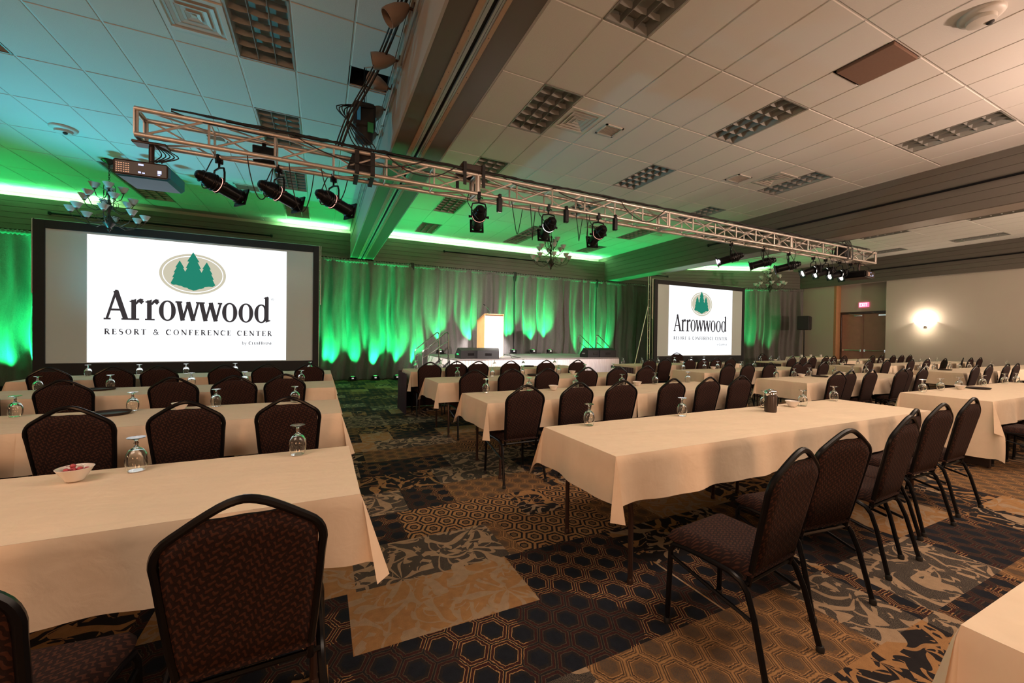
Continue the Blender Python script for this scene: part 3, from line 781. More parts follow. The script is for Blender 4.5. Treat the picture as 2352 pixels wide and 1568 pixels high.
# small serif capitals in a box of height 1: (advance, [(points, width)])
TK, TN_ = .135, .06
def caps():
    G = {}
    se = lambda x, y, w=.16: ([(x - w, y), (x + w, y)], .05)
    G['R'] = (.78, [([(.17, 0), (.17, 1)], TK), ([(.05, .97), (.35, .97)] + arc(.35, .74, .22, .23, 90, -90, 10) + [(.17, .51)], .085), ([(.36, .5), (.68, .02)], TK), se(.17, .025), se(.70, .025, .09)])
    G['E'] = (.72, [([(.17, 0), (.17, 1)], TK), ([(.03, .97), (.58, .97), (.59, .82)], .06), ([(.17, .52), (.46, .52)], .055), ([(.46, .42), (.46, .62)], .045), ([(.03, .03), (.60, .03), (.64, .2)], .06)])
    G['S'] = (.62, [(arc(.30, .74, .20, .23, 25, 270, 14)[:-1] + arc(.30, .25, .22, .25, 90, -155, 14), [.05] * 4 + [.09] * 6 + [.13] * 9 + [.09] * 6 + [.05] * 4)])
    G['O'] = (.95, 'O')
    G['T'] = (.78, [([(.37, 0), (.37, 1)], TK), ([(.04, .82), (.06, .97), (.68, .97), (.70, .82)], .06), se(.37, .025)])
    G['&'] = (.95, [(arc(.36, .77, .15, .18, -40, 230, 14) + [(.78, .03)], .09), (arc(.32, .25, .24, .24, 100, 330, 14) + [(.70, .5)], .08), ([(.60, .52), (.82, .52)], .05)])
    G['C'] = (.82, [(arc(.44, .5, .37, .47, 42, 318, 22), [.06] * 5 + [.13] * 13 + [.06] * 5), ([(.71, .97), (.73, .66)], .05)])
    G['N'] = (.92, [([(.15, 0), (.15, 1)], .06), ([(.10, .98), (.75, .02)], TK), ([(.77, 0), (.77, 1)], .06), se(.15, .025, .11), se(.09, .975, .09), se(.77, .975, .11)])
    G['F'] = (.66, [([(.17, 0), (.17, 1)], TK), ([(.03, .97), (.56, .97), (.57, .82)], .06), ([(.17, .52), (.44, .52)], .055), ([(.44, .42), (.44, .62)], .045), se(.17, .025)])
    G['L'] = (.66, [([(.17, 0), (.17, 1)], TK), se(.17, .975), ([(.03, .03), (.58, .03), (.61, .2)], .06)])
    G['U'] = (.86, [([(.16, 1), (.16, .32)] + arc(.42, .32, .26, .29, 180, 360, 12) + [(.68, 1)], [TK] * 7 + [.08] * 9), se(.16, .975, .13), se(.68, .975, .11)])
    G['B'] = (.74, [([(.17, 0), (.17, 1)], TK), ([(.03, .97), (.34, .97)] + arc(.34, .75, .18, .22, 90, -90, 8) + [(.17, .53)], .075), ([(.36, .53)] + arc(.38, .28, .22, .25, 90, -90, 8) + [(.03, .03)], .08)])
    G['H'] = (.95, [([(.17, 0), (.17, 1)], TK), ([(.77, 0), (.77, 1)], TK), ([(.17, .5), (.77, .5)], .055), se(.17, .025), se(.17, .975), se(.77, .025), se(.77, .975)])
    G['b'] = (.60, [([(.12, 0), (.12, 1.05)], .09), (arc(.30, .32, .20, .31, 170, -170, 16), .08), ([(.03, 1.03), (.13, 1.03)], .05)])
    G['y'] = (.58, [([(.06, .66), (.28, .02)], .10), ([(.50, .66), (.20, -.32), (.06, -.30)], .05), ([(0, .65), (.16, .65)], .045), ([(.42, .65), (.56, .65)], .045)])
    G[' '] = (.45, [])
    return G
CAPS = caps()
def settext(b, txt, x0, x1, y, h, mx, small=None):
    """spread the letters from x0 to x1 (metres)"""
    hs = [h * (small if (small and i in SMALLSET) else 1) for i in range(len(txt))]
    adv = [CAPS[c_][0] * hh for c_, hh in zip(txt, hs)]
    gap = (x1 - x0 - sum(adv)) / (len(txt) - 1)
    x = x0
    for c_, a, hh in zip(txt, adv, hs):
        g = CAPS[c_][1]
        if g == 'O': oring(b, x + .46 * hh, y + .5 * hh, .42 * hh, .52 * hh, .18 * hh, .10 * hh, mx)
        else:
            for pts, wd in g: ribbon(b, [(x + p[0] * hh, y + p[1] * hh) for p in pts], [v * hh * 1.5 for v in wd][:len(pts)] + [.08 * hh] * max(0, len(pts) - len(wd)) if isinstance(wd, list) else wd * hh * 1.5, mx)
        x += a + gap
SMALLSET = set()
def letters_main(b, sx, sy, mx):
    X_ = lambda v: v * sx; Y_ = lambda v: v * sy
    P = lambda *q: [(X_(a), Y_(c_)) for a, c_ in q]
    tk = .080 * sx / .0351; tn = .042 * sx / .0351; sf = .034 * sx / .0351
    def rb(pts, w_): ribbon(b, pts, w_, mx)
    # A
    rb(P((12.5, 57), (16.9, 34.6)), tk * 1.05); rb(P((12.6, 56.5), (8.55, 34.6)), tn); poly(b, P((12.2, 57.6), (13.2, 57.6), (13.9, 54), (11.9, 54)), mx)
    rb(P((9.7, 41.8), (15.6, 41.8)), tn); rb(P((7.13, 34.5), (10.3, 34.5)), sf); rb(P((15.0, 34.5), (19.2, 34.5)), sf)
    # r r
    for o_ in (0, 7.25):
        rb(P((20.55 + o_, 34.4), (20.55 + o_, 50.2)), tk * .98); rb(P((18.5 + o_, 34.5), (23.1 + o_, 34.5)), sf)
        poly(b, P((18.55 + o_, 49.0), (21.7 + o_, 51.0), (21.7 + o_, 49.3), (20.4 + o_, 47.4), (18.55 + o_, 48.6)), mx)
        rb(P((21.6 + o_, 46.6), (22.6 + o_, 49.2), (23.6 + o_, 50.1), (24.5 + o_, 49.4)), [tn * .6, tn * 1.2, tk * .9, tk * 1.1])
        poly(b, P((24.0 + o_, 50.9), (25.4 + o_, 49.2), (24.1 + o_, 46.7), (22.9 + o_, 48.4)), mx)
    for cx, cy in ((36.38, 42.2), (68.08, 42.2), (76.92, 42.25)): oring(b, X_(cx), Y_(cy), X_(4.1), Y_(8.6), tk, tn, mx)
    # w w
    for x0, x1, x2, x3, x4 in ((41.9, 43.9, 46.6, 49.1, 51.6), (53.2, 55.4, 58.1, 60.7, 63.2)):
        rb(P((x0, 49.6), (x1, 34.2)), tk); rb(P((x1, 34.3), (x2, 50.2)), tn); rb(P((x2 - .1, 50.2), (x3, 34.2)), tk); rb(P((x3, 34.3), (x4, 49.6)), tn)
    rb(P((40.2, 49.75), (43.6, 49.75)), sf); rb(P((50.4, 49.75), (55.0, 49.75)), sf); rb(P((61.7, 49.75), (64.1, 49.75)), sf)
    # d
    oring(b, X_(85.5), Y_(42.1), X_(3.95), Y_(8.5), tk, tn, mx); rb(P((88.65, 36), (88.65, 57.2)), tk * .95)
    poly(b, P((86.6, 56.2), (89.3, 58.0), (89.3, 55.0), (88.0, 55.4)), mx); poly(b, P((88.0, 34.0), (90.8, 35.7), (90.8, 36.3), (88.0, 36.8)), mx)
    # registered mark
    oring(b, X_(91.9), Y_(55.4), X_(.75), Y_(1.0), .005 * sx / .0351, .005 * sx / .0351, mx)
    rb(P((91.65, 54.9), (91.65, 55.9), (92.1, 55.9), (92.1, 55.45), (91.65, 55.4), (92.15, 54.9)), .005 * sx / .0351)
def projection_screen(x0, label, ix0, ix1, iz0, iz1):
    Wd, z0, z1 = 4.98, .53, 3.56
    r = tag(empty('projection_screen', (x0, 11.0, 0)), label, 'projection screen', 'black framed projection screens')
    s0, s1, sz0, sz1 = .17, Wd - .13, .76, 3.40
    b = MB(); b.box(s0 - .02, s1 + .02, .0, .012, sz0 - .02, sz1 + .02); b.build('screen_surface', M['screengrey'], r, 0)
    b = MB(); f = -.03
    b.bbox(0, s0, f, .03, z0, z1); b.bbox(s1, Wd, f, .03, z0, z1); b.bbox(s0, s1, f, .03, sz1, z1); b.bbox(s0, s1, f, .03, z0, sz0)
    b.build('border', M['blackmatte'], r)
    b = MB()
    for xx in (.02, Wd - .02):
        sg = -1 if xx < 1 else 1
        b.tube([(xx + sg * .015, .045, z0), (xx + sg * .015, .045, z1 + .02)], .014, 8); b.tube([(xx + sg * .055, .045, z0 + 1.6), (xx + sg * .055, .045, z1 + .02)], .011, 8)
        k = z0 + 1.7
        while k < z1: b.tube([(xx + sg * .015, .045, k), (xx + sg * .055, .045, k)], .006, 6); k += .25
    b.tube([(0, .045, z1 + .01), (Wd, .045, z1 + .01)], .014, 8); b.build('frame', M['alu'], r)
    for xx in (.06, Wd - .06):
        b = MB(); b.tube([(xx, .05, .02), (xx, .05, z0 + .1)], .02, 8); b.tube([(xx, -.45, .02), (xx, .65, .02)], .02, 8); b.tube([(xx, .6, .02), (xx, .05, 1.1)], .014, 8)
        b.build('leg', M['blackmatte'], r)
    IW, IH = ix1 - ix0, iz1 - iz0
    img = MB(); img.box(ix0 - x0, ix1 - x0, -.004, 0, iz0, iz1); img = img.build('projected_image', M['img'], r, 0)
    def mk(y): return lambda p: (ix0 - x0 + p[0], -y, iz0 + p[1])
    sx, sy = IW / 100, IH / 100
    b = MB(); mx = mk(.0055); n = 64
    el = lambda rx, ry: [(sx * (49.15 + rx * math.cos(2 * PI * i / n)), sy * (73.65 + ry * math.sin(2 * PI * i / n))) for i in range(n)]
    oo, o1, o2 = el(16.85, 17.2), el(15.45, 15.45), el(14.95, 14.8)
    b.add([mx(p) for p in oo + o1], [(i, (i + 1) % n, n + (i + 1) % n, n + i) for i in range(n)]); poly(b, o2, mx)
    b.build('logo_oval', M['imgtan'], img, 0)
    T = [(49.0, 92.44), (45.98, 84.36), (46.91, 84.13), (45.31, 78.8), (45.99, 78.53), (44.99, 75.55), (43.98, 78.64), (44.58, 78.51), (42.29, 84.71), (40.12, 78.67), (40.79, 78.62), (39.3, 74.38), (39.93, 74.45), (38.64, 70.24), (39.35, 70.18), (37.86, 65.43), (38.6, 64.3), (39.24, 64.0), (40.6, 64.2), (41.82, 63.6), (43, 63.4), (44.42, 62.29), (46.0, 62.0), (46.64, 61.11), (48, 60.5), (49.08, 59.9), (50.6, 60.3), (52, 61.5), (53.19, 61.8), (54.3, 62.3), (54.84, 63.4), (57, 63.9), (59.03, 63.9), (60.42, 65.23), (58.93, 70.0), (59.56, 70.28), (58.24, 74.49), (58.88, 74.62), (57.43, 78.59), (58.02, 78.87), (55.91, 84.76), (53.64, 78.86), (54.22, 78.65), (53.23, 75.55), (52.11, 78.55), (53.02, 78.51), (51.27, 84.12), (52.18, 84.23)]
    b = MB(); poly(b, [(a * sx, c_ * sy) for a, c_ in T], mk(.0075)); b.build('logo_trees', M['imggreen'], img, 0)
    b = MB(); letters_main(b, sx, sy, mk(.0065)); b.build('name_lettering', M['imgdark'], img, 0); b = MB()
    global SMALLSET
    SMALLSET = set(); settext(b, 'RESORT & CONFERENCE CENTER', 7.4 * sx, 91.6 * sx, 22.1 * sy, 4.4 * sy, mk(.0065)); b.build('subtitle_lettering', M['imgdark'], img, 0); b = MB()
    SMALLSET = {4, 5, 6, 8, 9, 10, 11}; settext(b, 'by CLUBHOUSE', 74.9 * sx, 91.9 * sx, 14.2 * sy, 2.7 * sy, mk(.0065), .82)
    oring(b, 92.9 * sx, 16.6 * sy, .32 * sx, .45 * sy, .003, .003, mk(.0065)); SMALLSET = set()
    b.build('byline_lettering', M['imgdark'], img, 0)
    return r
projection_screen(-5.05, 'large projection screen at left of the aisle showing the tree logo', -4.28, -.77, .775, 3.36)
projection_screen(10.88, 'farther projection screen right of the stage showing the tree logo', 11.62, 15.12, .79, 3.47)
# the left column of the right screen is a ladder like side support with a brace
sp = tag(empty('screen_support', (10.72, 11.12, 0)), 'metal ladder support tower with slanting brace beside the right screen', 'support')
b = MB()
for xx in (0, .10): b.tube([(xx, 0, .02), (xx, 0, 3.66)], .012, 8)
k = .3
while k < 3.6: b.tube([(0, 0, k), (.10, 0, k)], .009, 6); k += .28
b.build('ladder_frame', M['alu'], sp)
b = MB(); b.tube([(0, 0, 2.6), (-.62, .1, .03)], .016, 8); b.tube([(-.62, .1, .03), (.10, 0, .03)], .012, 8); b.build('brace', M['alu'], sp)

# ================================================================== STAGE
SX0, SX1, SY0, SY1, SH = 3.15, 8.42, 9.95, 13.0, .80
st = tag(empty('stage', ((SX0 + SX1) / 2, (SY0 + SY1) / 2, 0)), 'low stage with grey deck and pleated white skirt', 'stage')
hx, hy = (SX1 - SX0) / 2, (SY1 - SY0) / 2
b = MB()
for i in range(4):
    for j in range(2):
        xa = -hx + i * hx / 2; ya = -hy + j * hy; b.bbox(xa + .003, xa + hx / 2 - .003, ya + .003, ya + hy - .003, SH - .03, SH, .004)
b.build('deck', M['stage'], st)
b = MB(); b.box(-hx - .012, hx + .012, -hy - .012, hy, SH - .075, SH - .03); b.build('edge_trim', M['black'], st, 0)
def pleats(L_, z0, z1, amp=.016, per=.09):
    def fn(u, v):
        x = u * L_; a = amp * (.45 + .55 * (1 - v)); return (x, -a * (1 + math.sin(2 * PI * x / per + .6 * math.sin(x * 5))) , z0 + v * (z1 - z0))
    return fn
b = MB(); b.grid(pleats(2 * hx, .01, SH - .035), 420, 3); b.xform(Matrix.Translation((-hx, -hy - .014, 0)))
b2 = MB(); b2.grid(pleats(2 * hy, .01, SH - .035), 240, 3); b2.xform(Matrix.Translation((-hx - .014, hy, 0)) @ Matrix.Rotation(-PI / 2, 4, 'Z'))
b3 = MB(); b3.grid(pleats(2 * hy, .01, SH - .035), 240, 3); b3.xform(Matrix.Translation((hx + .014, -hy, 0)) @ Matrix.Rotation(PI / 2, 4, 'Z'))
b.build('front_skirt', M['skirt'], st, 180); b2.build('side_skirt', M['skirt'], st, 180); b3.build('side_skirt', M['skirt'], st, 180)
b = MB()
for i in range(5):
    for j in range(3): b.tube([(-hx + .1 + i * (2 * hx - .2) / 4, -hy + .1 + j * (2 * hy - .2) / 2, 0), (-hx + .1 + i * (2 * hx - .2) / 4, -hy + .1 + j * (2 * hy - .2) / 2, SH - .035)], .025, 8)
b.build('legs', M['black'], st)

# stairs with handrails
def stairs(x, y, sgn, ylen, label):
    r = tag(empty('stage_stairs', (x, y, 0)), label, 'stairs')
    n = 3; b = MB(); k = MB()
    for i in range(n):
        zz = SH * (n - i) / (n + 1); xa, xb = sorted((sgn * i * .27, sgn * (i + 1) * .27)); b.bbox(xa, xb, -ylen / 2, ylen / 2, zz - .03, zz)
    b.build('tread', M['stage'], r)
    for yy in (-ylen / 2 - .02, ylen / 2 + .02):
        s = MB(); s.tube([(sgn * .02, yy, SH - .08), (sgn * .80, yy, .03)], .022, 8); s.tube([(sgn * .02, yy, SH - .3), (sgn * .55, yy, .03)], .014, 8); s.tube([(sgn * .78, yy, .0), (sgn * .78, yy, .2)], .018, 8); s.tube([(sgn * .03, yy, .0), (sgn * .03, yy, SH - .05)], .018, 8); s.build('stringer', M['black'], r)
        s = MB(); zt, zb = 1.50, 1.03
        top = [(sgn * .06, yy, .1), (sgn * .06, yy, zt - .06), (sgn * .075, yy, zt - .015), (sgn * .11, yy, zt), (sgn * .15, yy, zt - .02), (sgn * .70, yy, zb), (sgn * .735, yy, zb - .03), (sgn * .75, yy, zb - .09), (sgn * .75, yy, .04)]
        s.tube(top, .0155, 8); s.tube([(sgn * .06, yy, zt - .24), (sgn * .75, yy, zb - .22)], .012, 8); s.build('handrail', M['chrome'], r)
stairs(SX0 - .02, 10.95, -1, .92, 'black stage stairs with chrome handrails at the left end of the stage')
stairs(SX1 + .02 - .06, 11.65, 1, 1.0, 'stage stairs with handrails behind the right end of the stage')

# lectern
lc = tag(empty('lectern', (4.53, 10.80, SH)), 'tall wooden lectern with bright white front panel on the stage', 'lectern')
b = MB(); b.bbox(-.28, .28, 0, .022, .02, 1.20, .004); b.build('front_panel', M['podwhite'], lc)
for xx in (-.30, .28):
    b = MB(); b.add([(xx, .0, 0), (xx + .02, .0, 0), (xx + .02, .62, 0), (xx, .62, 0), (xx, .0, 1.24), (xx + .02, .0, 1.24), (xx + .02, .62, 1.06), (xx, .62, 1.06)],
                    [(0, 3, 2, 1), (4, 5, 6, 7), (0, 1, 5, 4), (1, 2, 6, 5), (2, 3, 7, 6), (3, 0, 4, 7)]); b.build('side_panel', M['podwood'], lc, 0)
b = MB(); b.add([(-.31, -.01, 1.24), (.31, -.01, 1.24), (.31, .63, 1.06), (-.31, .63, 1.06), (-.31, -.01, 1.262), (.31, -.01, 1.262), (.31, .63, 1.082), (-.31, .63, 1.082)],
                [(0, 3, 2, 1), (4, 5, 6, 7), (0, 1, 5, 4), (1, 2, 6, 5), (2, 3, 7, 6), (3, 0, 4, 7)]); b.build('top', M['podwood'], lc, 0)
b = MB(); b.bbox(-.28, .28, .03, .58, .55, .57); b.build('shelf', M['podwood'], lc)
b = MB(); b.bbox(-.31, .31, -.01, .63, 0, .03); b.build('plinth', M['podwood'], lc)
mc = tag(empty('gooseneck_microphone', (4.53, 11.0, SH + 1.213)), 'thin gooseneck microphone rising from the lectern top', 'microphone')
b = MB(); b.lathe([(.03, 0), (.03, .012), (.01, .02)], 12); b.build('base', M['black'], mc)
b = MB(); b.tube([(0, 0, .01), (-.03, .04, .12), (-.09, .10, .22), (-.15, .16, .30)], .005, 6); b.build('neck', M['chrome'], mc)
b = MB(); b.tube([(-.15, .16, .30), (-.17, .18, .33), (-.185, .195, .35)], [.008, .014, .010], 8); b.build('capsule', M['black'], mc)
ms = tag(empty('microphone_stand', (4.46, 12.0, SH)), 'thin upright microphone stand behind the lectern', 'stand')
b = MB(); b.lathe([(.13, 0), (.12, .02), (.02, .03)], 16); b.build('base', M['black'], ms)
b = MB(); b.tube([(0, 0, .02), (0, 0, 1.75)], .008, 6); b.build('pole', M['black'], ms)

# wedge monitors
def wedge(x, y, rz, label):
    r = tag(empty('wedge_monitor', (x, y, SH), rz), label, 'loudspeaker', 'black wedge monitors on the stage')
    w_, prof = .29, [(-.20, 0), (.20, 0), (.20, .10), (.02, .29), (-.20, .22)]
    b = MB(); n = len(prof); b.add([(-w_, a, c_) for a, c_ in prof] + [(w_, a, c_) for a, c_ in prof], [tuple(range(n)), tuple(range(n, 2 * n))[::-1]] + [(i, n + i, n + (i + 1) % n, (i + 1) % n) for i in range(n)])
    b.build('cabinet', M['blackmatte'], r, 0)
    b = MB(); b.add([(-w_ + .03, .19, .115), (w_ - .03, .19, .115), (w_ - .03, .035, .28), (-w_ + .03, .035, .28)], [(0, 1, 2, 3)]); b.xform(Matrix.Translation((0, .006, .006))); b.build('grille', M['rubber'], r, 0)
    b = MB(); b.bbox(-.09, .09, -.206, -.198, .08, .15, .002); b.build('connector_plate', M['black'], r)
    for s_ in (-1, 1):
        b = MB(); b.bbox(s_ * w_ - .008, s_ * w_ + .008, -.07, .07, .10, .14, .003); b.build('handle', M['chrome'], r)
wedge(3.60, 10.42, .12, 'black wedge loudspeaker at the left front of the stage')
wedge(4.12, 10.22, -.35, 'black wedge loudspeaker in front of the lectern')
wedge(7.62, 10.30, .05, 'black wedge loudspeaker near right front of the stage')
wedge(8.10, 10.25, -.1, 'rightmost black wedge loudspeaker at the stage corner')
b = MB(); b.tube([(4.42, 10.1, SH + .01), (4.55, 10.08, SH + .10), (4.70, 10.06, SH + .11), (4.76, 10.05, SH + .01), (5.1, 10.2, SH + .008), (5.6, 12.6, SH + .008)], .007, 6)
tag(b.build('monitor_cable', M['rubber']), 'black cable arching from the wedge beside the lectern', 'cable')

# loudspeaker on stand at the right
ls = tag(empty('speaker_stand', (18.55, 10.15, 0)), 'black tripod stand under the loudspeaker by the dark curtain', 'stand')
b = MB(); b.tube([(0, 0, .25), (0, 0, 1.86)], .02, 10); b.build('pole', M['black'], ls)
for k in range(3):
    a = k * 2 * PI / 3 + .4; b = MB(); b.tube([(0, 0, .75), (.5 * math.cos(a), .5 * math.sin(a), .02)], .013, 8); b.build('leg', M['black'], ls)
sb = tag(empty('loudspeaker', (18.55, 10.15, 1.86), .35), 'black loudspeaker box on a tripod stand beside the corner wall', 'loudspeaker')
b = MB(); b.bbox(-.33, .33, -.2, .2, 0, .58, .015); b.build('cabinet', M['blackmatte'], sb)
b = MB(); b.bbox(-.30, .30, -.215, -.202, .03, .55, .004); b.build('grille', M['rubber'], sb)

# ================================================================== TRUSS
TY, TZ, TH = 5.37, 3.485, .127
TX = [-1.70, 1.93, 5.50, 9.07, 12.55]
tr = tag(empty('lighting_truss', (0, TY, TZ)), 'long square aluminium lighting truss hung under the ceiling', 'truss')
for s_ in range(4):
    xa, xb = TX[s_] + .006, TX[s_ + 1] - .006
    sec = empty('truss_section'); sec.parent = tr
    nb = 6; dx = (xb - xa) / nb
    for sy in (-1, 1):
        for sz in (-1, 1):
            b = MB(); b.tube([(xa, sy * TH, sz * TH), (xb, sy * TH, sz * TH)], .0255, 10); b.build('chord', M['alu'], sec)
    b = MB()
    for i in range(nb + 1):
        x = xa + i * dx + (.02 if i == 0 else -.02 if i == nb else 0)
        for sy in (-1, 1): b.tube([(x, sy * TH, -TH), (x, sy * TH, TH)], .0125, 6)
        for sz in (-1, 1): b.tube([(x, -TH, sz * TH), (x, TH, sz * TH)], .0125, 6)
        if i < nb:
            for sy in (-1, 1): b.tube([(x + .03, sy * TH, -TH), (x + dx - .05, sy * TH, TH)] if sy < 0 else [(x + .03, sy * TH, TH), (x + dx - .05, sy * TH, -TH)], .0115, 6)
            for sz in (-1, 1): b.tube([(x + .03, -TH * sz, sz * TH), (x + dx - .03, TH * sz, sz * TH)], .0115, 6)
    b.build('lacing', M['alu'], sec)
    for xe in (xa, xb):
        b = MB()
        for a_, c_ in ((-1, 1),):
            for q in ((-TH - .02, -TH + .03), (TH - .03, TH + .02)):
                b.box(xe - .006, xe + .006, q[0], q[1], -TH - .0, TH + .0); b.box(xe - .006, xe + .006, -TH, TH, q[0], q[1])
        b.build('end_plate', M['alu'], sec, 0)

# chain hoists
def hoist(x, label, full=True):
    r = tag(empty('chain_hoist', (x, TY, TZ + TH + .03)), label, 'hoist')
    b = MB(); b.bbox(-.13, .13, -.10, .10, .30, .62, .03); b.lathe([(.0, .12), (.10, .16), (.11, .30)], 12); b.build('motor', M['blackmatte'], r)
    b = MB(); b.tube([(0, 0, .60), (0, 0, C - TZ - TH - .03 - .005)], .008, 6); b.tube([(.02, 0, .60), (.02, 0, C - TZ - TH - .04)], .004, 5); b.build('chain', M['black'], r)
    b = MB(); b.tube([(0, 0, .14), (0, 0, .06), (.03, 0, .03), (0, 0, .0), (-.03, 0, .03)], .010, 6); b.build('hook', M['chrome'], r)
    for s_ in (-1, 1):
        b = MB(); b.add([(s_ * .01 - .012, -.03, .06), (s_ * .01 + .012, -.03, .06), (s_ * .09 + .025, -TH - .04, -.03), (s_ * .09 - .025, -TH - .04, -.03), (s_ * .09 + .025, -TH - .04, -.30), (s_ * .09 - .025, -TH - .04, -.30), (s_ * .09 + .025, TH + .04, -.33), (s_ * .09 - .025, TH + .04, -.33), (s_ * .09 + .025, TH + .04, -.03), (s_ * .09 - .025, TH + .04, -.03), (s_ * .01 + .012, .03, .06), (s_ * .01 - .012, .03, .06)],
                         [(0, 1, 2, 3), (3, 2, 4, 5), (5, 4, 6, 7), (7, 6, 8, 9), (9, 8, 10, 11)]); b.build('sling', M['blackmatte'], r, 0)
    b = MB(); b.add([(-.11, -.06, .05), (.06, -.10, .05), (.10, -.13, -.26), (-.20, -.15, -.25), (-.11, .08, .05), (.06, .08, .05), (.10, .10, -.22), (-.20, .10, -.22)], [(0, 1, 2, 3), (4, 7, 6, 5), (0, 4, 5, 1), (1, 5, 6, 2), (2, 6, 7, 3), (3, 7, 4, 0)]); b.build('chain_bag', M['blackmatte'], r, 0)
    b = MB()
    rs = random.Random(int(x * 10) + 3)
    for k in range(6):
        a = rs.uniform(-.5, .5); q = [(-.10 + .04 * k, -.11, .55), (-.17 - .03 * k, -.14 + a * .1, .45), (-.20 + .02 * k, -.13, .25), (-.14 + .05 * k, -.12, .08), (-.05 + .03 * k, -.13, .0)]; b.tube(b.smooth(q), .007, 5)
    b.build('control_cable', M['rubber'], r)
    b = MB(); b.bbox(-.09, -.05, -.135, -.115, .36, .52, .004); b.build('tag', M['hangblue'], r)
    b = MB(); b.bbox(.03, .10, -.13, -.105, .24, .36, .004); b.build('strap', M['hanggreen'], r)
hoist(.46, 'black chain hoist with blue tags hanging beside the centre beam')
hoist(11.3, 'black chain hoist near the far right end of the truss')
db = tag(empty('truss_power_box', (1.86, TY, TZ + TH + .027)), 'dark power box strapped on top of the truss by the middle lights', 'power box')
b = MB(); b.bbox(-.17, .17, -.15, .15, 0, .10, .012); b.build('case', M['projdark'], db)
for xx in (-.13, .14):
    b = MB(); b.box(xx - .022, xx + .022, -.165, .165, .10, .112); b.box(xx - .022, xx + .022, -.172, -.160, -.20, .11); b.box(xx - .022, xx + .022, .160, .172, -.20, .11); b.build('strap', M['blackmatte'], db, 0)
# ellipsoidal spotlights
def spot_proto():
    # local axes: hangs from origin (clamp at z=0), barrel axis along +Y after tilt
    r = empty('stage_spotlight')
    b = MB(); b.bbox(-.022, .022, -.03, .03, -.05, .055, .006); b.tube([(0, 0, -.05), (0, 0, -.09)], .010, 8); b.build('clamp', M['black'], r)
    b = MB(); b.tube([(-.075, 0, -.28), (-.08, 0, -.14), (-.06, 0, -.095), (0, 0, -.088), (.06, 0, -.095), (.08, 0, -.14), (.075, 0, -.28)], .010, 6, flat=.6); b.build('yoke', M['black'], r)
    return r
def spotlight(x, side, target, label, lit=0):
    zc = TZ - TH - .026
    r = tag(empty('stage_spotlight', (x, TY + side * TH, zc - .0)), label, 'spotlight', 'black stage spotlights on the truss')
    o = Vector(target) - Vector((x, TY + side * TH, zc - .29)); yaw = math.atan2(o.y, o.x) - PI / 2; tilt = math.atan2(o.z, math.hypot(o.x, o.y))
    r.rotation_euler = (0, 0, yaw)
    b = MB(); b.bbox(-.022, .022, -.035, .035, -.05, .05, .006); b.tube([(0, 0, -.05), (0, 0, -.095)], .011, 8); b.tube([(.02, .0, -.02), (.055, 0, -.03)], .008, 6); b.build('clamp', M['black'], r)
    b = MB(); b.tube([(-.098, 0, -.29), (-.10, 0, -.16), (-.085, 0, -.11), (0, 0, -.095), (.085, 0, -.11), (.10, 0, -.16), (.098, 0, -.29)], .011, 6); b.build('yoke', M['black'], r)
    T = Matrix.Translation((0, 0, -.29)) @ Matrix.Rotation(tilt, 4, 'X') @ Matrix.Rotation(-PI / 2, 4, 'X') @ Matrix.Diagonal((1.12, 1.12, .80, 1))
    b = MB(); b.lathe([(0, -.30), (.030, -.295), (.045, -.27), (.050, -.22), (.075, -.16), (.080, -.02), (.086, -.015), (.086, .0), (.080, .005)], 18)
    for zz in (-.24, -.20, -.12, -.08): b.lathe([(.058 if zz < -.15 else .084, zz), (.063 if zz < -.15 else .088, zz + .008), (.058 if zz < -.15 else .084, zz + .016)], 18)
    b.xform(T); b.build('lamp_housing', M['black'], r)
    b = MB(); b.lathe([(.066, .0), (.066, .24), (.074, .25), (.074, .30), (.070, .31), (.060, .31), (.058, .25)], 18); b.xform(T); b.build('barrel', M['black'], r)
    b = MB(); b.bbox(-.085, .085, -.085, .085, .30, .325, .008); bb = MB(); b.xform(T)
    b = MB()
    for q in ((-.088, -.062, -.088, .088), (.062, .088, -.088, .088), (-.088, .088, -.088, -.062), (-.088, .088, .062, .088)): b.box(q[0], q[1], q[2], q[3], .305, .325)
    b.xform(T); b.build('color_frame', M['black'], r, 0)
    b = MB(); b.lathe([(.060, .285), (.04, .296), (0, .300)], 16); b.xform(T); b.build('lens', M['lenswhite'] if lit == 2 else M['glass_lens'], r)
    if lit: 
        b = MB(); b.lathe([(.0810, -.026), (.0815, -.022), (.0810, -.018)], 18); b.xform(T); b.build('vent_glow', M['lensred'] if lit == 1 else M['lenswhite'], r)
    for s_ in (-1, 1):
        b = MB(); b.tube([(s_ * .075, 0, 0), (s_ * .125, 0, 0)], [.010, .018], 8); b.xform(T); b.build('knob', M['black'], r)
    b = MB(); q = [(0, -.05, -.30), (-.03, -.14, -.36), (-.10, -.12, -.24), (-.16, -.04, -.10), (-.14, 0, .02), (-.10, 0, .04)]; b.tube(b.smooth(q), .006, 5); b.build('power_cable', M['rubber'], r)
    return r
M['glass_lens'] = plain('dark_lens', (.03, .03, .035), .08, var=.02)
LC = (5.6, 11.2, 1.6)
for i, x in enumerate((-1.05, -.47, .12)):
    spotlight(x, 1, (4.6 + i * 1.2, 10.2, 1.2), ['leftmost black stage spotlight, beside the left projector', 'second black stage spotlight from the truss left end', 'third black stage spotlight, left of the centre beam'][i], 1)
for i, x in enumerate((1.95, 3.06, 3.98)):
    spotlight(x, -1 if i else -1, (3.3 + i * 1.0, 10.8, 1.6), ['black spotlight under the truss power box', 'glowing middle spotlight right of the power box', 'third spotlight right of the power box, above the chandelier'][i], 2 if i == 1 else 1)
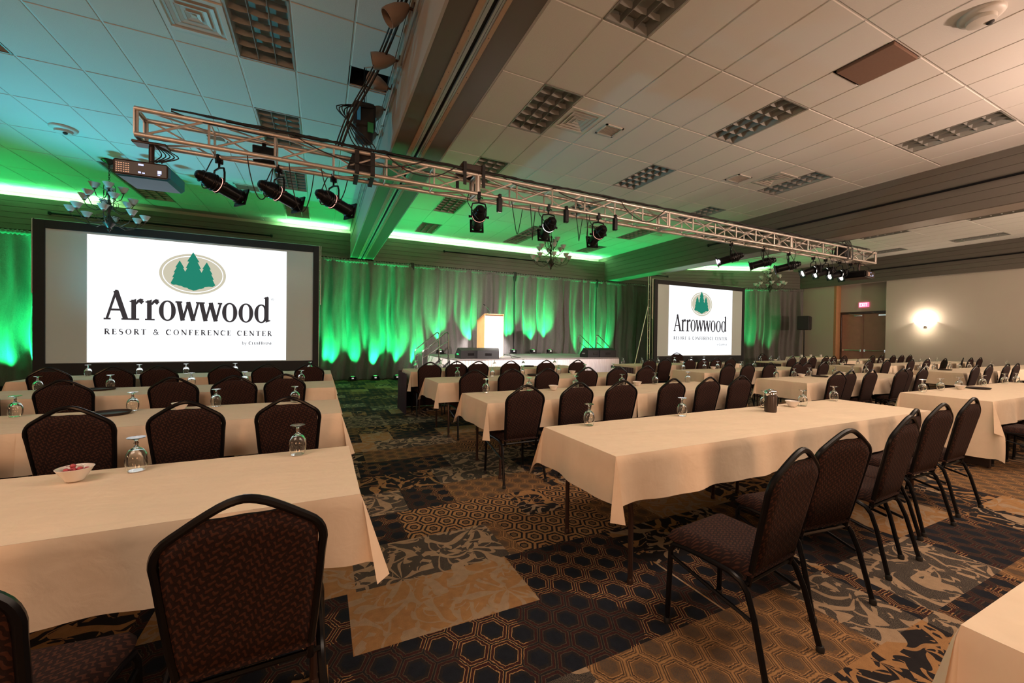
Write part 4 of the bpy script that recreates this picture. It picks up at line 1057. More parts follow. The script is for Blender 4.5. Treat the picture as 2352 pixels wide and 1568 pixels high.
for i, x in enumerate((7.49, 8.52, 9.4)):
    spotlight(x, 1, (4.3 + i * .6, 10.8, 1.5), ['first', 'second', 'third'][i] + ' black spotlight of the right group aimed left at the stage', 0)
for i, x in enumerate((10.35, 10.85, 11.45, 11.95)):
    spotlight(x, 1, (6.0, 8.2, 1.2), ORD[i] + ' of the four lit spotlights near the truss right end', 2)
# smaller boxes clipped on the truss
def clipbox(x, y, z, s, label, nm='dimmer_box'):
    r = tag(empty(nm, (x, y, z)), label, 'power box')
    b = MB(); b.bbox(-s[0], s[0], -s[1], s[1], -s[2], s[2], .008); b.build('case', M['black'], r)
    b = MB(); b.bbox(-.02, .02, -.03, .03, s[2] - .002, s[2] + .05, .005); b.build('clamp', M['black'], r)
clipbox(-.62, TY + TH, TZ - .02, (.11, .06, .085), 'black box inside the left section of the truss')
clipbox(2.25, TY - TH - .02, TZ - .24, (.035, .03, .10), 'small black box hanging beside the spotlight under the power box')
clipbox(3.36, TY - TH - .02, TZ - .24, (.035, .03, .10), 'small black box hanging beside the glowing middle spotlight')
clipbox(4.30, TY - TH - .02, TZ - .24, (.035, .03, .10), 'small black box hanging beside the spotlight above the chandelier')
# red capped pipe
r = tag(empty('safety_pin', (.86, TY - .04, TZ + .06)), 'short metal pin with red cap resting in the truss', 'pin')
b = MB(); b.tube([(-.06, 0, .04), (.06, -.02, 0)], .022, 10); b.build('shaft', M['alu'], r)
b = MB(); b.tube([(.06, -.02, 0), (.075, -.0225, -.005)], .024, 10); b.build('cap', M['red'], r)
# cables draped along the truss
rs = random.Random(5)
def cable(pts, rad, label, nm='truss_cable'):
    b = MB(); b.tube(b.smooth(pts, 4) if len(pts) < 40 else pts, rad, 6); tag(b.build(nm, M['rubber']), label, 'cable', 'black cables on the truss')
for j in range(7):
    pts = []; x = TX[0] + .3 + j * .15
    while x < 12.3:
        pts.append((x, TY - TH + .02 * j - .03 + rs.uniform(-.015, .015), TZ + TH + .032 + .008 * j + abs(rs.uniform(0, .025)))); x += .16
    cable(pts, .0095, 'long black cable running along the top of the truss')
seg = [(-1.4, -.2), (-.3, 1.2), (.7, 1.6), (2.3, 3.2), (3.1, 4.2), (4.4, 5.4), (6.2, 7.0), (11.6, 12.4)]
for j, (a, c_) in enumerate(seg):
    n = 10; pts = [(a + (c_ - a) * t / n, TY - TH - .03 + .02 * math.sin(t), TZ + TH + .03 - (.10 + .09 * (j % 3)) * math.sin(PI * t / n) * (1 if j % 2 else .7)) for t in range(n + 1)]
    cable(pts, .007, f'sagging black cable loop, {ORD[j]} from the left end of the truss', 'cable_loop')
for j, (x, dz, wd) in enumerate(((-.75, .42, .22), (-.35, .50, .25), (-.02, .35, .30), (2.45, .42, .30), (2.75, .48, .22), (3.55, .40, .30), (3.75, .40, .22), (8.3, .25, .15), (9.2, .25, .15))):
    n = 12; pts = [(x + wd * t / n, TY - TH * math.cos(PI * t / n), TZ - TH - .02 - dz * math.sin(PI * t / n) ** .8) for t in range(n + 1)]
    cable(pts, .006, f'thin black cable hanging below the truss, {ORD[j]} from the left', 'hanging_cable')
# cable bundle from the hoist up along the beam
pts = [(.20, 5.30, 3.66), (.32, 5.05, 3.95), (.50, 4.8, 4.25), (.62, 4.5, 4.45), (.70, 3.9, 4.55), (.70, 3.0, 4.56), (.70, 0.0, 4.56)]
for j in range(3): cable([(p[0] - .035 * j, p[1] + .02 * j, p[2] + .012 * (j % 2)) for p in pts], .014 - .003 * j, 'thick black cable running from the truss up along the centre beam', 'power_feed')
r = tag(empty('conduit', (.745, 0, 4.33)), 'dark conduit pipe fixed along the side of the centre beam', 'pipe')
b = MB(); b.tube([(0, -3, 0), (0, 9.8, 0)], .016, 8); b.build('pipe', M['track'], r)
b = MB()
for i in range(9): b.box(-.02, .02, -2.5 + i * 1.4, -2.46 + i * 1.4, -.02, .02)
b.build('clip', M['track'], r, 0)
# accent lamps on the beam side
def accent(y, z, dirn, label):
    r = tag(empty('accent_lamp', (.765, y, z)), label, 'lamp', 'taupe accent lamps on the centre beam')
    b = MB(); b.bbox(-.02, .0, -.045, .045, -.045, .045, .006); b.tube([(-.02, 0, 0), (-.07, 0, 0)], .013, 8); b.build('bracket', M['bronze'], r)
    T = Matrix.Translation((-.08, 0, 0)) @ Vector(dirn).to_track_quat('Z', 'Y').to_matrix().to_4x4()
    b = MB(); b.lathe([(0, -.03), (.025, -.025), (.05, .02), (.075, .09), (.085, .17), (.083, .22), (.076, .22), (.072, .12), (.04, .05), (0, .04)], 18); b.xform(T); b.build('shade', M['bullet'], r)
for i, (y, z, dn_) in enumerate(((3.82, 4.42, (-.7, .1, -.6)), (4.60, 4.42, (-.9, .15, -.25)), (5.12, 4.40, (-.8, .2, .35)), (5.55, 4.36, (-.6, -.3, -.7)), (6.28, 4.36, (-.7, -.25, -.6)))):
    accent(y, z, dn_, 'taupe accent lamp on the beam side, ' + ORD[i] + ' from the camera')

# projectors
def projector(x, y, zc, rz, label, m1, m2, w_=.22):
    r = tag(empty('projector', (x, y, zc), rz), label, 'projector')
    b = MB(); b.bbox(-w_, w_, -.22, .22, -.08, .08, .03); b.build('case', m1, r)
    b = MB(); b.bbox(-w_ + .01, w_ - .01, -.232, -.218, -.072, .072, .012); p = b.build('rear_panel', m2, r)
    b = MB()
    for i in range(6):
        for j in range(5): b.box(-.19 + i * .018, -.18 + i * .018, -.236, -.231, -.05 + j * .02, -.043 + j * .02)
    b.build('vents', M['ledamber'], p, 0)
    b = MB()
    for q in ((-.02, .02, .03, .045), (-.02, .0, -.045, -.03), (.01, .03, -.045, -.035), (.13, .16, -.03, .0), (.13, .15, -.045, -.038)): b.box(q[0], q[1], -.237, -.231, q[2], q[3])
    b.build('ports', M['ledblue'], p, 0)
    b = MB(); b.lathe([(.05, 0), (.055, .05), (.045, .06), (0, .045)], 18); b.xform(Matrix.Translation((.08, .215, 0)) @ Matrix.Rotation(-PI / 2, 4, 'X')); b.build('lens', M['glass_lens'], r)
    mt_ = MB(); mt_.tube([(0, 0, .08), (0, 0, TZ - TH - zc - .03)], .024, 10); mt_.bbox(-.08, .08, -.08, .08, .08, .10, .004); mt_.bbox(-.14, .14, -.07, .07, TZ - TH - zc - .055, TZ - TH - zc - .028, .005)
    mt_.build('mount', M['bronze'], r)
    b = MB()
    for k in range(5):
        aa = .05 + .035 * k; b.tube(b.smooth([(.03, -.06, TZ - TH - zc - .04), (.06 + aa * .6, -.08, .26), (.08 + aa, -.15, .18), (.06 + aa * .5, -.18, .11), (.02 + aa * .7, -.20, .09 + .012 * (k % 2))]), .0055, 5)
    b.build('cables', M['rubber'], r)
projector(-1.60, TY, 2.99, -.05, 'projector with painted cyan light, hanging from the left end of the truss', M['proj_cyan_lit'], M['projdark'])
projector(12.05, TY, 3.03, .15, 'dark projector hanging at the far right end of the truss', M['black'], M['projdark'], .30)

# ================================================================== CHANDELIERS
def chandelier():
    r = empty('chandelier')
    b = MB(); b.lathe([(.11, 0), (.12, -.012), (.10, -.03), (.03, -.07), (.012, -.09)], 20); b.build('canopy', M['iron'], r)
    b = MB()
    for i in range(9):
        z = -.10 - i * .035; a = (i % 2) * PI / 2
        q = [(.014 * math.cos(t) * math.cos(a), .014 * math.cos(t) * math.sin(a), z + .024 * math.sin(t)) for t in [2 * PI * k / 8 for k in range(9)]]
        b.tube(q, .0035, 5, cap=False)
    b.build('chain', M['iron'], r)
    b = MB(); b.lathe([(.0, -.40), (.02, -.41), (.035, -.44), (.015, -.48), (.012, -.56), (.03, -.60), (.045, -.64), (.02, -.68), (.012, -.78), (.03, -.84), (.055, -.90), (.025, -.96), (.015, -1.04), (.04, -1.10), (.085, -1.17), (.10, -1.21), (.06, -1.27), (.02, -1.31), (.03, -1.34), (.012, -1.37), (0, -1.40)], 16)
    b.build('column', M['iron'], r)
    tiers = [(-.62, .20, 4, .3), (-.84, .36, 6, 0), (-1.12, .52, 8, .2)]
    for zt, rad, n, ph in tiers:
        for i in range(n):
            a = ph + 2 * PI * i / n; ca, sa = math.cos(a), math.sin(a)
            q = [(.03, zt - .02), (rad * .25, zt - .10), (rad * .55, zt - .15), (rad * .85, zt - .10), (rad, zt - .0), (rad * 1.0, zt + .03)]
            arm = MB(); arm.tube([(d * ca, d * sa, z) for d, z in q], .0075, 6)
            sc_ = [(.03, zt + .0), (rad * .22, zt + .06), (rad * .4, zt + .02), (rad * .38, zt - .05), (rad * .28, zt - .06)]
            arm.tube([(d * ca, d * sa, z) for d, z in sc_], .005, 5)
            arm.lathe([(.0, .015), (.028, .025), (.030, .032), (.012, .036)], 10, (rad * ca, rad * sa, zt))
            ao = arm.build('arm', M['iron'], r)
            cp = MB(); cp.lathe([(.016, .035), (.036, .045), (.056, .080), (.072, .115), (.088, .140), (.084, .140), (.067, .115), (.049, .083), (.026, .052), (0, .05)], 16, (rad * ca, rad * sa, zt)); cp.build('glass_cup', M['cup'], ao)
    for i in range(3):
        a = i * 2 * PI / 3; b = MB(); q = []
        for k in range(13):
            t = k / 12; d = .02 + .09 * math.sin(PI * t) + .02 * math.sin(3 * PI * t); q.append((d * math.cos(a), d * math.sin(a), -.42 - .42 * t))
        b.tube(q, .005, 5); b.build('scroll', M['iron'], r)
    return r
ch = chandelier(); ch.location = (-3.76, 10.47, C - .007); register(ch)
tag(ch, 'unlit three tier chandelier hanging in front of the left screen', 'chandelier', 'three tier chandeliers with glass cups')
tag(dup(ch, (5.94, 10.0, C - .007), .2), 'unlit three tier chandelier hanging above the stage', 'chandelier', 'three tier chandeliers with glass cups')
tag(dup(ch, (16.5, 10.35, C - .007), .5), 'small distant chandelier above the right screen corner', 'chandelier', 'three tier chandeliers with glass cups')
# ================================================================== TABLES
TW, TD, TZT = 1.83, .76, .755
def make_table():
    r = empty('banquet_table')
    b = MB(); b.bbox(-TW / 2 + .004, TW / 2 - .004, -TD / 2 + .004, TD / 2 - .004, TZT - .025, TZT - .003, .005); b.build('tabletop', M['ply'], r)
    b = MB(); b.box(-TW / 2 + .06, TW / 2 - .06, -TD / 2 + .05, -TD / 2 + .07, TZT - .075, TZT - .025); b.box(-TW / 2 + .06, TW / 2 - .06, TD / 2 - .07, TD / 2 - .05, TZT - .075, TZT - .025); b.build('apron', M['ply'], r, 0)
    for sx in (-1, 1):
        xx = sx * (TW / 2 - .16)
        for sy in (-1, 1):
            q = [(xx, sy * .10, TZT - .04), (xx, sy * .14, TZT - .10), (xx, sy * .24, .58), (xx, sy * .30, .50), (xx, sy * .325, .40), (xx, sy * .325, .012)]
            b = MB(); b.tube(q, .0145, 8); b.lathe([(.018, 0), (.018, .02), (.0145, .03)], 10, (xx, sy * .325, 0)); b.build('leg', M['bronze'], r)
        b = MB(); b.tube([(xx, -.31, .47), (xx, .31, .47)], .011, 8); b.tube([(xx, 0, .47), (xx - sx * .32, 0, TZT - .04)], .009, 8); b.build('leg_brace', M['bronze'], r)
    register(r); return r
def cloth_mesh(L_open, R_open, seed, h=.255, hL=None, hR=None):
    """tablecloth: flat top, hanging front/back, hanging ends where open; corner folds drop in points"""
    rs = random.Random(seed); b = MB(); a, d = TW / 2 + .004, TD / 2 + .004; zt = TZT
    hl, hr = hL or h, hR or h
    # perimeter samples: list of (corner base x,y, outward dir, length factor, fold out)
    per = []
    def edge(p, q, nrm, n, hh):
        for i in range(n):
            t = i / n; per.append(((p[0] + (q[0] - p[0]) * t, p[1] + (q[1] - p[1]) * t), nrm, hh, 0.0, None))
    def corner(p, n0, n1, h0, h1, n=18):
        for i in range(n):
            t = (i + .5) / n; ph = t * PI / 2
            hx_ = h0 / max(math.cos(ph), 1e-3); hy_ = h1 / max(math.sin(ph), 1e-3); hh = min(hx_, hy_)
            fold = math.sin(2 * ph) ** .7; nm = Vector((n0[0] * math.cos(ph) + n1[0] * math.sin(ph), n0[1] * math.cos(ph) + n1[1] * math.sin(ph)))
            per.append((p, (nm.x, nm.y), hh, fold, ((n0, n1), t)))
    ne, ns = 56, 26
    edge((-a, -d), (a, -d), (0, -1), ne, h)
    if R_open: corner((a, -d), (0, -1), (1, 0), h, hr); edge((a, -d), (a, d), (1, 0), ns, hr); corner((a, d), (1, 0), (0, 1), hr, h)
    else: per.append(((a, -d), (0, -1), h, 0, None)); per.append(None)
    k0 = len(per)
    edge((a, d), (-a, d), (0, 1), ne, h)
    if L_open: corner((-a, d), (0, 1), (-1, 0), h, hl); edge((-a, d), (-a, -d), (-1, 0), ns, hl); corner((-a, -d), (-1, 0), (0, -1), hl, h)
    else: per.append(((-a, d), (0, 1), h, 0, None)); per.append(None)
    f1, f2, p1, p2 = rs.uniform(7, 11), rs.uniform(15, 22), rs.uniform(0, 6), rs.uniform(0, 6)
    NL = 10; cols = []
    s_acc = 0; last = None
    for e in per:
        if e is None: cols.append(None); last = None; continue
        (bx, by), (nx, ny), hh, fold, ex = e
        if last is not None: s_acc += math.hypot(bx - last[0], by - last[1])
        last = (bx, by); c_ = []
        wob = .010 * math.sin(s_acc * f1 + p1) + .006 * math.sin(s_acc * f2 + p2)
        for j in range(NL + 1):
            t = j / NL; s_ = hh * t
            if j == 0: c_.append((bx, by, zt)); continue
            rr = min(s_, .010) ; out = .005 + (s_ * .045) + wob * t * 1.3 + fold * .17 * s_
            lat = 0.0
            if ex is not None:
                (n0, n1), tt = ex; sg = -1 if tt < .5 else 1; lx, ly = (n1[0] - n0[0]), (n1[1] - n0[1])
                # pinch the two sides of the fold together, slight twist
                lat = -sg * fold * s_ * .12; tw = .10 * s_ * fold
                px, py = bx + nx * out + lx * lat * .7 + lx * tw * .4, by + ny * out + ly * lat * .7 + ly * tw * .4
            else: px, py = bx + nx * out, by + ny * out
            z = zt - (s_ * (1 - .07 * fold)) + (.004 * math.sin(s_acc * 5 + p1) * t if True else 0)
            if j == 1: z = zt - min(s_, hh / NL) * .96
            c_.append((px, py, z))
        cols.append(c_)
    idx = []; 
    for c_ in cols:
        if c_ is None: idx.append(None); continue
        k = len(b.v); b.v += c_; idx.append(k)
    n = len(cols)
    for i in range(n):
        j = (i + 1) % n
        if idx[i] is None or idx[j] is None: continue
        for k in range(NL): b.f.append((idx[i] + k, idx[i] + k + 1, idx[j] + k + 1, idx[j] + k))
    # top with faint wrinkles
    def top(u, v):
        x = -a + 2 * a * u; y = -d + 2 * d * v
        e = min(min(u, 1 - u) * 12, min(v, 1 - v) * 6, 1.0)
        return (x, y, zt + e * (.0018 * math.sin(x * 9 + 3 * math.sin(y * 6 + seed)) + .0012 * math.sin(y * 21 + x * 4)) + .0003)
    b.grid(top, 40, 18)
    return b
cl_cache = {}
def get_cloth(key):
    if key not in cl_cache:
        lo, ro, sd, hl, hr = key
        cl_cache[key] = cloth_mesh(lo, ro, sd, .262, hl, hr).mesh('tablecloth', M['cloth'], 50)
    return cl_cache[key]
YF = [1.70, 3.54, 5.32, 7.16]           # front edges of the four rows
BLK = {'L': (.14 - 2 * TW, 2), 'R': (1.43, 2), 'C': (6.56, 2), 'D': (12.05, 4)}
bname = {'L': 'left block', 'R': 'middle block right of the aisle', 'C': 'third block', 'D': 'far right block'}
bshort = {'L': 'left block', 'R': 'middle block', 'C': 'third block', 'D': 'far right block'}
rname = ['nearest row', 'second row', 'third row', 'fourth row']
tproto = None; ntab = 0
def put_table(x, y, lo, ro, label, seed, hl=None, hr=None):
    global tproto, ntab
    loc = (x + TW / 2, y + TD / 2, 0)
    if tproto is None: tproto = make_table(); tproto.location = loc; t = tproto
    else: t = dup(tproto, loc)
    tag(t, 'folding table, ' + label, 'table', 'cloth covered folding tables')
    o = bpy.data.objects.new('tablecloth', get_cloth((lo, ro, seed, hl, hr))); col.objects.link(o); o.location = loc
    tag(o, 'cream tablecloth on ' + label, 'tablecloth', 'cream tablecloths')
    return t
for bk, (x0, nt_) in BLK.items():
    for r_ in range(4):
        for k in range(nt_):
            side = (['left table', 'right table'] if nt_ == 2 else ['leftmost table', 'second table', 'third table', 'rightmost table'])[k]
            hl = .62 if (bk == 'C' and r_ == 0 and k == 0) else None
            jx = 0.0 + (.10 * 0)
            put_table(x0 + k * TW, YF[r_], k == 0, k == nt_ - 1, f'{side} of the {rname[r_]}, {bshort[bk]}', (r_ * 3 + k * 2) % 5, hl)
put_table(.14 - 3 * TW - .02, YF[1], True, False, 'partly seen table at the far left of second row', 2)
put_table(.14 - 3 * TW - .02, YF[2], True, False, 'partly seen table at the far left of third row', 3)
# table in the bottom right corner of the picture
put_table(1.3, -0.39, True, True, 'the empty corner table at bottom right of the picture', 1)
put_table(16.6, 8.95, True, True, 'coffee table beyond the last row near the doors', 4)
# dark floor length skirts under some front row tables
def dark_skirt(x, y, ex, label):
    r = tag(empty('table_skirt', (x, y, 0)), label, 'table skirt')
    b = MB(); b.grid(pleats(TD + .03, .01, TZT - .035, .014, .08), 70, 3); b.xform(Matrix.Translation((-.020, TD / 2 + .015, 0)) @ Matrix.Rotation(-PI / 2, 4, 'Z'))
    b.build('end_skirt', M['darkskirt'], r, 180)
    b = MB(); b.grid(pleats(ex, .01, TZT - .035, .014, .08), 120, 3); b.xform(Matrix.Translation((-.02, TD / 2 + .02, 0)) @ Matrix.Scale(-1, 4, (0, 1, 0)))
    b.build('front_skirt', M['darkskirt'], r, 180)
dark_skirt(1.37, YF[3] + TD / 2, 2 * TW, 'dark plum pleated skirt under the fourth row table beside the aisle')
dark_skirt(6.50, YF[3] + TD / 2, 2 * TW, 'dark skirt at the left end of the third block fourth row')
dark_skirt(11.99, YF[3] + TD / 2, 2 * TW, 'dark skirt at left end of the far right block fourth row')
b = MB(); b.bbox(-.02, .02, -TD / 2 + .03, TD / 2 - .05, .02, .5, .004); b.box(-.02, 1.2, TD / 2 - .12, TD / 2 - .10, .02, .5)
tag(b.build('modesty_panel', M['tray'], loc=(6.68, YF[0] + TD / 2, 0)), 'dark board standing under the long cloth of the nearest third block table', 'board')

# ================================================================== CHAIRS
def make_chair():
    r = empty('banquet_chair'); fr = .0125
    def back_pt(z):      # y of the back plane at height z
        return -.165 - (z - .42) * .21
    def half_w(z):       # half width of the back frame
        t = (z - .42) / (.80 - .42); return .168 + .032 * max(0, min(1, t)) ** .8
    side = []; arch = []
    zs = [.36, .42, .50, .58, .66, .73]
    for z in zs: side.append((half_w(z), back_pt(z), z))
    ctl = [(.200, .775), (.1985, .792), (.194, .810), (.186, .826), (.174, .840), (.157, .853), (.138, .866), (.118, .880), (.097, .894), (.076, .907), (.055, .919), (.034, .928), (.016, .933), (0, .935)]
    full = [(-x, y, z) for x, y, z in side] + [(-x, back_pt(z), z) for x, z in ctl] + [(x, back_pt(z), z) for x, z in ctl[::-1][1:]] + [(x, y, z) for x, y, z in side[::-1]]
    b = MB(); b.tube(full, fr, 8); b.build('back_frame', M['black'], r)
    # pad: follows the frame, top edge dips in the middle (hand hold)
    def frame_z(x):
        ax = abs(x)
        pts = sorted([(px, pz) for px, pz in ctl]); 
        for i in range(len(pts) - 1):
            if pts[i][0] <= ax <= pts[i + 1][0]:
                t = (ax - pts[i][0]) / (pts[i + 1][0] - pts[i][0]); return pts[i][1] + (pts[i + 1][1] - pts[i][1]) * t
        return .775
    def pad(side_):
        def fn(u, v):
            s = (u - .5) * 2; zb = .425
            xt = s * .185; ztop = frame_z(xt) - .006
            dip = max(0.0, 1 - (abs(s) / .50) ** 2.0); ztop -= .040 * dip + (.006 if abs(s) > .9 else 0)
            z = zb + (ztop - zb) * v
            hw = half_w(min(z, .775)) - .008
            if z > .775: hw = .192
            x = s * (hw * (1 - v) + min(hw, .185) * v)
            e = min(1, (1 - abs(s)) * 7, v * 9 + .0, (1 - v) * 12 + .0); e = max(0, e) ** .5
            return (x, back_pt(z) + side_ * (.006 + .014 * e), z)
        return fn
    b = MB(); b.grid(pad(1), 24, 16); k = len(b.v); b2 = MB(); b2.grid(pad(-1), 24, 16); b.add(b2.v, [f[::-1] for f in b2.f])
    nu, nv = 24, 16; A = [i for i in range(nu + 1)] + [j * (nu + 1) + nu for j in range(1, nv + 1)] + [nv * (nu + 1) + i for i in range(nu - 1, -1, -1)] + [j * (nu + 1) for j in range(nv - 1, 0, -1)]
    for i in range(len(A)):
        p, q = A[i], A[(i + 1) % len(A)]; b.f.append((p, p + k, q + k, q))
    b.build('backrest', M['fabric'], r, 50)
    # seat cushion
    def seat(u, v):
        s = (u - .5) * 2; y = -.175 + .405 * v; hw = .182 + .032 * v
        if v > .85: hw *= 1 - .10 * ((v - .85) / .15) ** 2
        e = min(1, (1 - abs(s)) * 6, v * 8, (1 - v) * 6); return (s * hw, y, .415 + .052 * max(0, e) ** .45)
    b = MB(); b.grid(seat, 20, 18); k = len(b.v); b.add([(p[0] * .98, p[1], .405) for p in b.v], [f[::-1] for f in b.f])
    nu, nv = 20, 18; A = [i for i in range(nu + 1)] + [j * (nu + 1) + nu for j in range(1, nv + 1)] + [nv * (nu + 1) + i for i in range(nu - 1, -1, -1)] + [j * (nu + 1) for j in range(nv - 1, 0, -1)]
    for i in range(len(A)):
        p, q = A[i], A[(i + 1) % len(A)]; b.f.append((p, p + k, q + k, q))
    b.build('seat', M['fabric'], r, 50)
    for s_ in (-1, 1):
        # front leg turning into the seat rail, rear leg raked back
        b = MB(); b.tube([(s_ * .215, .205, .012), (s_ * .208, .195, .36), (s_ * .204, .180, .392), (s_ * .200, .12, .400), (s_ * .196, .02, .400)], fr, 8); lg = b.build('front_leg', M['black'], r)
        b = MB(); b.lathe([(.016, 0), (.017, .018), (.0135, .028)], 10, (s_ * .215, .205, 0)); b.build('foot_cap', M['rubber'], lg)
        b = MB(); b.tube([(s_ * .222, -.262, .012), (s_ * .208, -.200, .26), (s_ * .200, -.168, .345), (s_ * .198, -.140, .378), (s_ * .197, -.09, .396), (s_ * .196, .03, .400)], fr, 8); lg = b.build('rear_leg', M['black'], r)
        b = MB(); b.lathe([(.016, 0), (.017, .018), (.0135, .028)], 10, (s_ * .222, -.263, 0)); b.build('foot_cap', M['rubber'], lg)
        b = MB(); b.tube([(s_ * .209, .194, .335), (s_ * .209, -.188, .245)], .0085, 6); b.build('side_brace', M['black'], r)
    b = MB(); b.tube([(-.197, -.155, .375), (.197, -.155, .375)], .009, 6); b.build('cross_bar', M['black'], r)
    b = MB(); b.tube([(-.198, .17, .393), (.198, .17, .393)], .009, 6); b.build('cross_bar', M['black'], r)
    register(r); return r
chp = None; CHN = 0
def chair(x, ytop, rz, label, group='brown patterned banquet chairs'):
    """x, ytop: position of the top of the back"""
    global chp
    # the back top sits .274 behind the chair origin
    ox = x - .274 * math.sin(rz) * 1.0; oy = ytop + .274 * math.cos(rz)
    if chp is None: chp = make_chair(); chp.location = (ox, oy, 0); chp.rotation_euler = (0, 0, rz); o = chp
    else: o = dup(chp, (ox, oy, 0), rz)
    tag(o, label, 'chair', group); return o
CH = {
 ('L', 0): [(-.19, 1.30, .03), (-.77, 1.18, -.10)],
 ('L', 1): [(-.21, 3.26, 0), (-.80, 3.28, .02), (-1.36, 3.28, -.04), (-2.0, 3.3, .02), (-2.65, 3.25, 0)],
 ('L', 2): [(-.37, 5.18, .03), (-.84, 5.12, 0), (-1.36, 5.14, -.03), (-2.16, 5.12, .02), (-2.8, 5.15, 0), (-3.4, 5.1, 0)],
 ('L', 3): [(-.17, 6.98, 0), (-.73, 6.98, .03), (-1.25, 6.96, 0), (-1.99, 6.95, 0), (-2.45, 6.95, 0), (-3.06, 6.95, 0)],
 ('R', 0): [(1.80, .98, .10), (2.42, 1.10, -.12), (3.22, 1.16, .05), (3.58, 1.26, .14), (4.12, 1.30, -.03), (4.80, 1.34, 0)],
 ('R', 1): [(1.74, 3.33, .02), (2.35, 3.37, .05), (2.92, 3.37, -.06), (3.62, 3.33, 0), (4.20, 3.32, 0), (4.78, 3.32, -.04)],
 ('R', 2): [(1.88, 5.14, 0), (2.45, 5.15, 0), (3.00, 5.08, .03), (3.72, 5.10, 0), (4.30, 5.08, 0), (4.94, 5.12, 0)],
 ('R', 3): [(1.70, 6.88, 0), (2.22, 7.0, 0), (2.62, 6.95, 0), (3.27, 6.93, 0), (4.05, 6.93, 0), (4.78, 6.9, 0)],
 ('C', 0): [(7.05, 1.28, 0), (7.7, 1.28, 0), (8.3, 1.25, 0)],
 ('C', 1): [(6.93, 3.30, -.08), (7.40, 3.36, .04), (8.02, 3.36, 0), (8.88, 3.30, -.05), (9.30, 3.38, 0), (9.85, 3.37, 0)],
 ('C', 2): [(6.94, 5.08, 0), (7.51, 5.08, 0), (8.26, 5.13, 0), (9.11, 5.08, 0), (9.45, 5.08, 0), (10.05, 5.06, 0)],
 ('C', 3): [(6.75, 6.90, 0), (7.25, 6.92, 0), (8.05, 6.92, 0), (8.50, 6.9, 0), (8.98, 6.92, 0), (9.50, 6.9, 0)],
 ('D', 0): [(12.5, 1.25, 0)],
 ('D', 1): [(12.15, 3.36, 0), (12.85, 3.36, 0), (13.75, 3.34, 0), (14.35, 3.34, 0)],
 ('D', 2): [(12.05, 5.10, 0), (12.95, 5.12, 0), (14.2, 5.1, .03), (15.1, 5.1, 0), (16.2, 5.1, .6), (17.4, 5.1, .3), (18.0, 5.1, 0), (18.7, 5.1, 0)],
 ('D', 3): [(12.15, 6.93, 0), (12.7, 6.93, .1), (13.2, 6.95, 0), (13.85, 6.93, 0), (14.25, 6.93, 0), (14.9, 6.95, 0), (16.6, 6.95, 0), (17.2, 6.95, 0), (18.0, 6.95, 0), (18.6, 6.95, 0), (19.2, 6.95, 0)],
}
for (bk, r_), lst in CH.items():
    for i, (x, y, rz) in enumerate(lst):
        w_ = ORD[i] + (' from the aisle' if bk == 'L' else ' from left')
        lb = {('L', 0, 0): 'brown banquet chair with black frame, large in the left foreground beside the aisle', ('L', 0, 1): 'brown banquet chair cut off by the left edge in the foreground',
              ('R', 0, 0): 'nearest brown banquet chair right of the aisle, whole in view'}.get((bk, r_, i), f'brown banquet chair, {w_}, in the {rname[r_]} of the {bshort[bk]}')
        chair(x, y, rz, lb)
chair(10.75, 9.8, 2.6, 'lone brown banquet chair turned sideways by the right screen')
chair(13.6, 8.75, 3.0, 'brown banquet chair behind the far right block facing the camera')

# ================================================================== TABLEWARE
def make_goblet():
    r = empty('water_goblet')
    b = MB(); b.lathe([(.032, 0), (.0335, .002), (.039, .030), (.040, .055), (.036, .078), (.026, .096), (.012, .108), (.006, .112), (.0, .113)][::1], 20)
    # shell: outer then inner wall
    prof = [(.0325, .0005), (.0390, .028), (.0405, .052), (.0370, .076), (.0270, .095), (.0120, .106), (.0085, .112), (0, .112)]
    inner = [(0, .1035), (.0105, .1015), (.0250, .0915), (.0350, .0735), (.0385, .052), (.0370, .028), (.0307, .0005), (.0325, .0005)]
    b = MB(); b.lathe(prof + inner, 22); bo = b.build('bowl', M['glass'], r, 60)
    b = MB(); b.lathe([(0, .1125), (.0085, .1125), (.0075, .120), (.0095, .126), (.0065, .133), (.0080, .141), (.020, .1465), (.034, .150), (.0345, .1525), (.020, .1530), (0, .1530)], 22); b.build('foot', M['glass'], r, 60)
    register(r); return r
GZ = TZT + .0035
gp = None; gcount = 0
def goblet(x, y, label):
    global gp, gcount
    if gp is None: gp = make_goblet(); gp.location = (x, y, GZ); o = gp
    else: o = dup(gp, (x, y, GZ), rnd.uniform(0, 6))
    s = rnd.uniform(.97, 1.03); o.scale = (s, s, s); gcount += 1
    tag(o, label, 'glass', 'upside down water goblets')
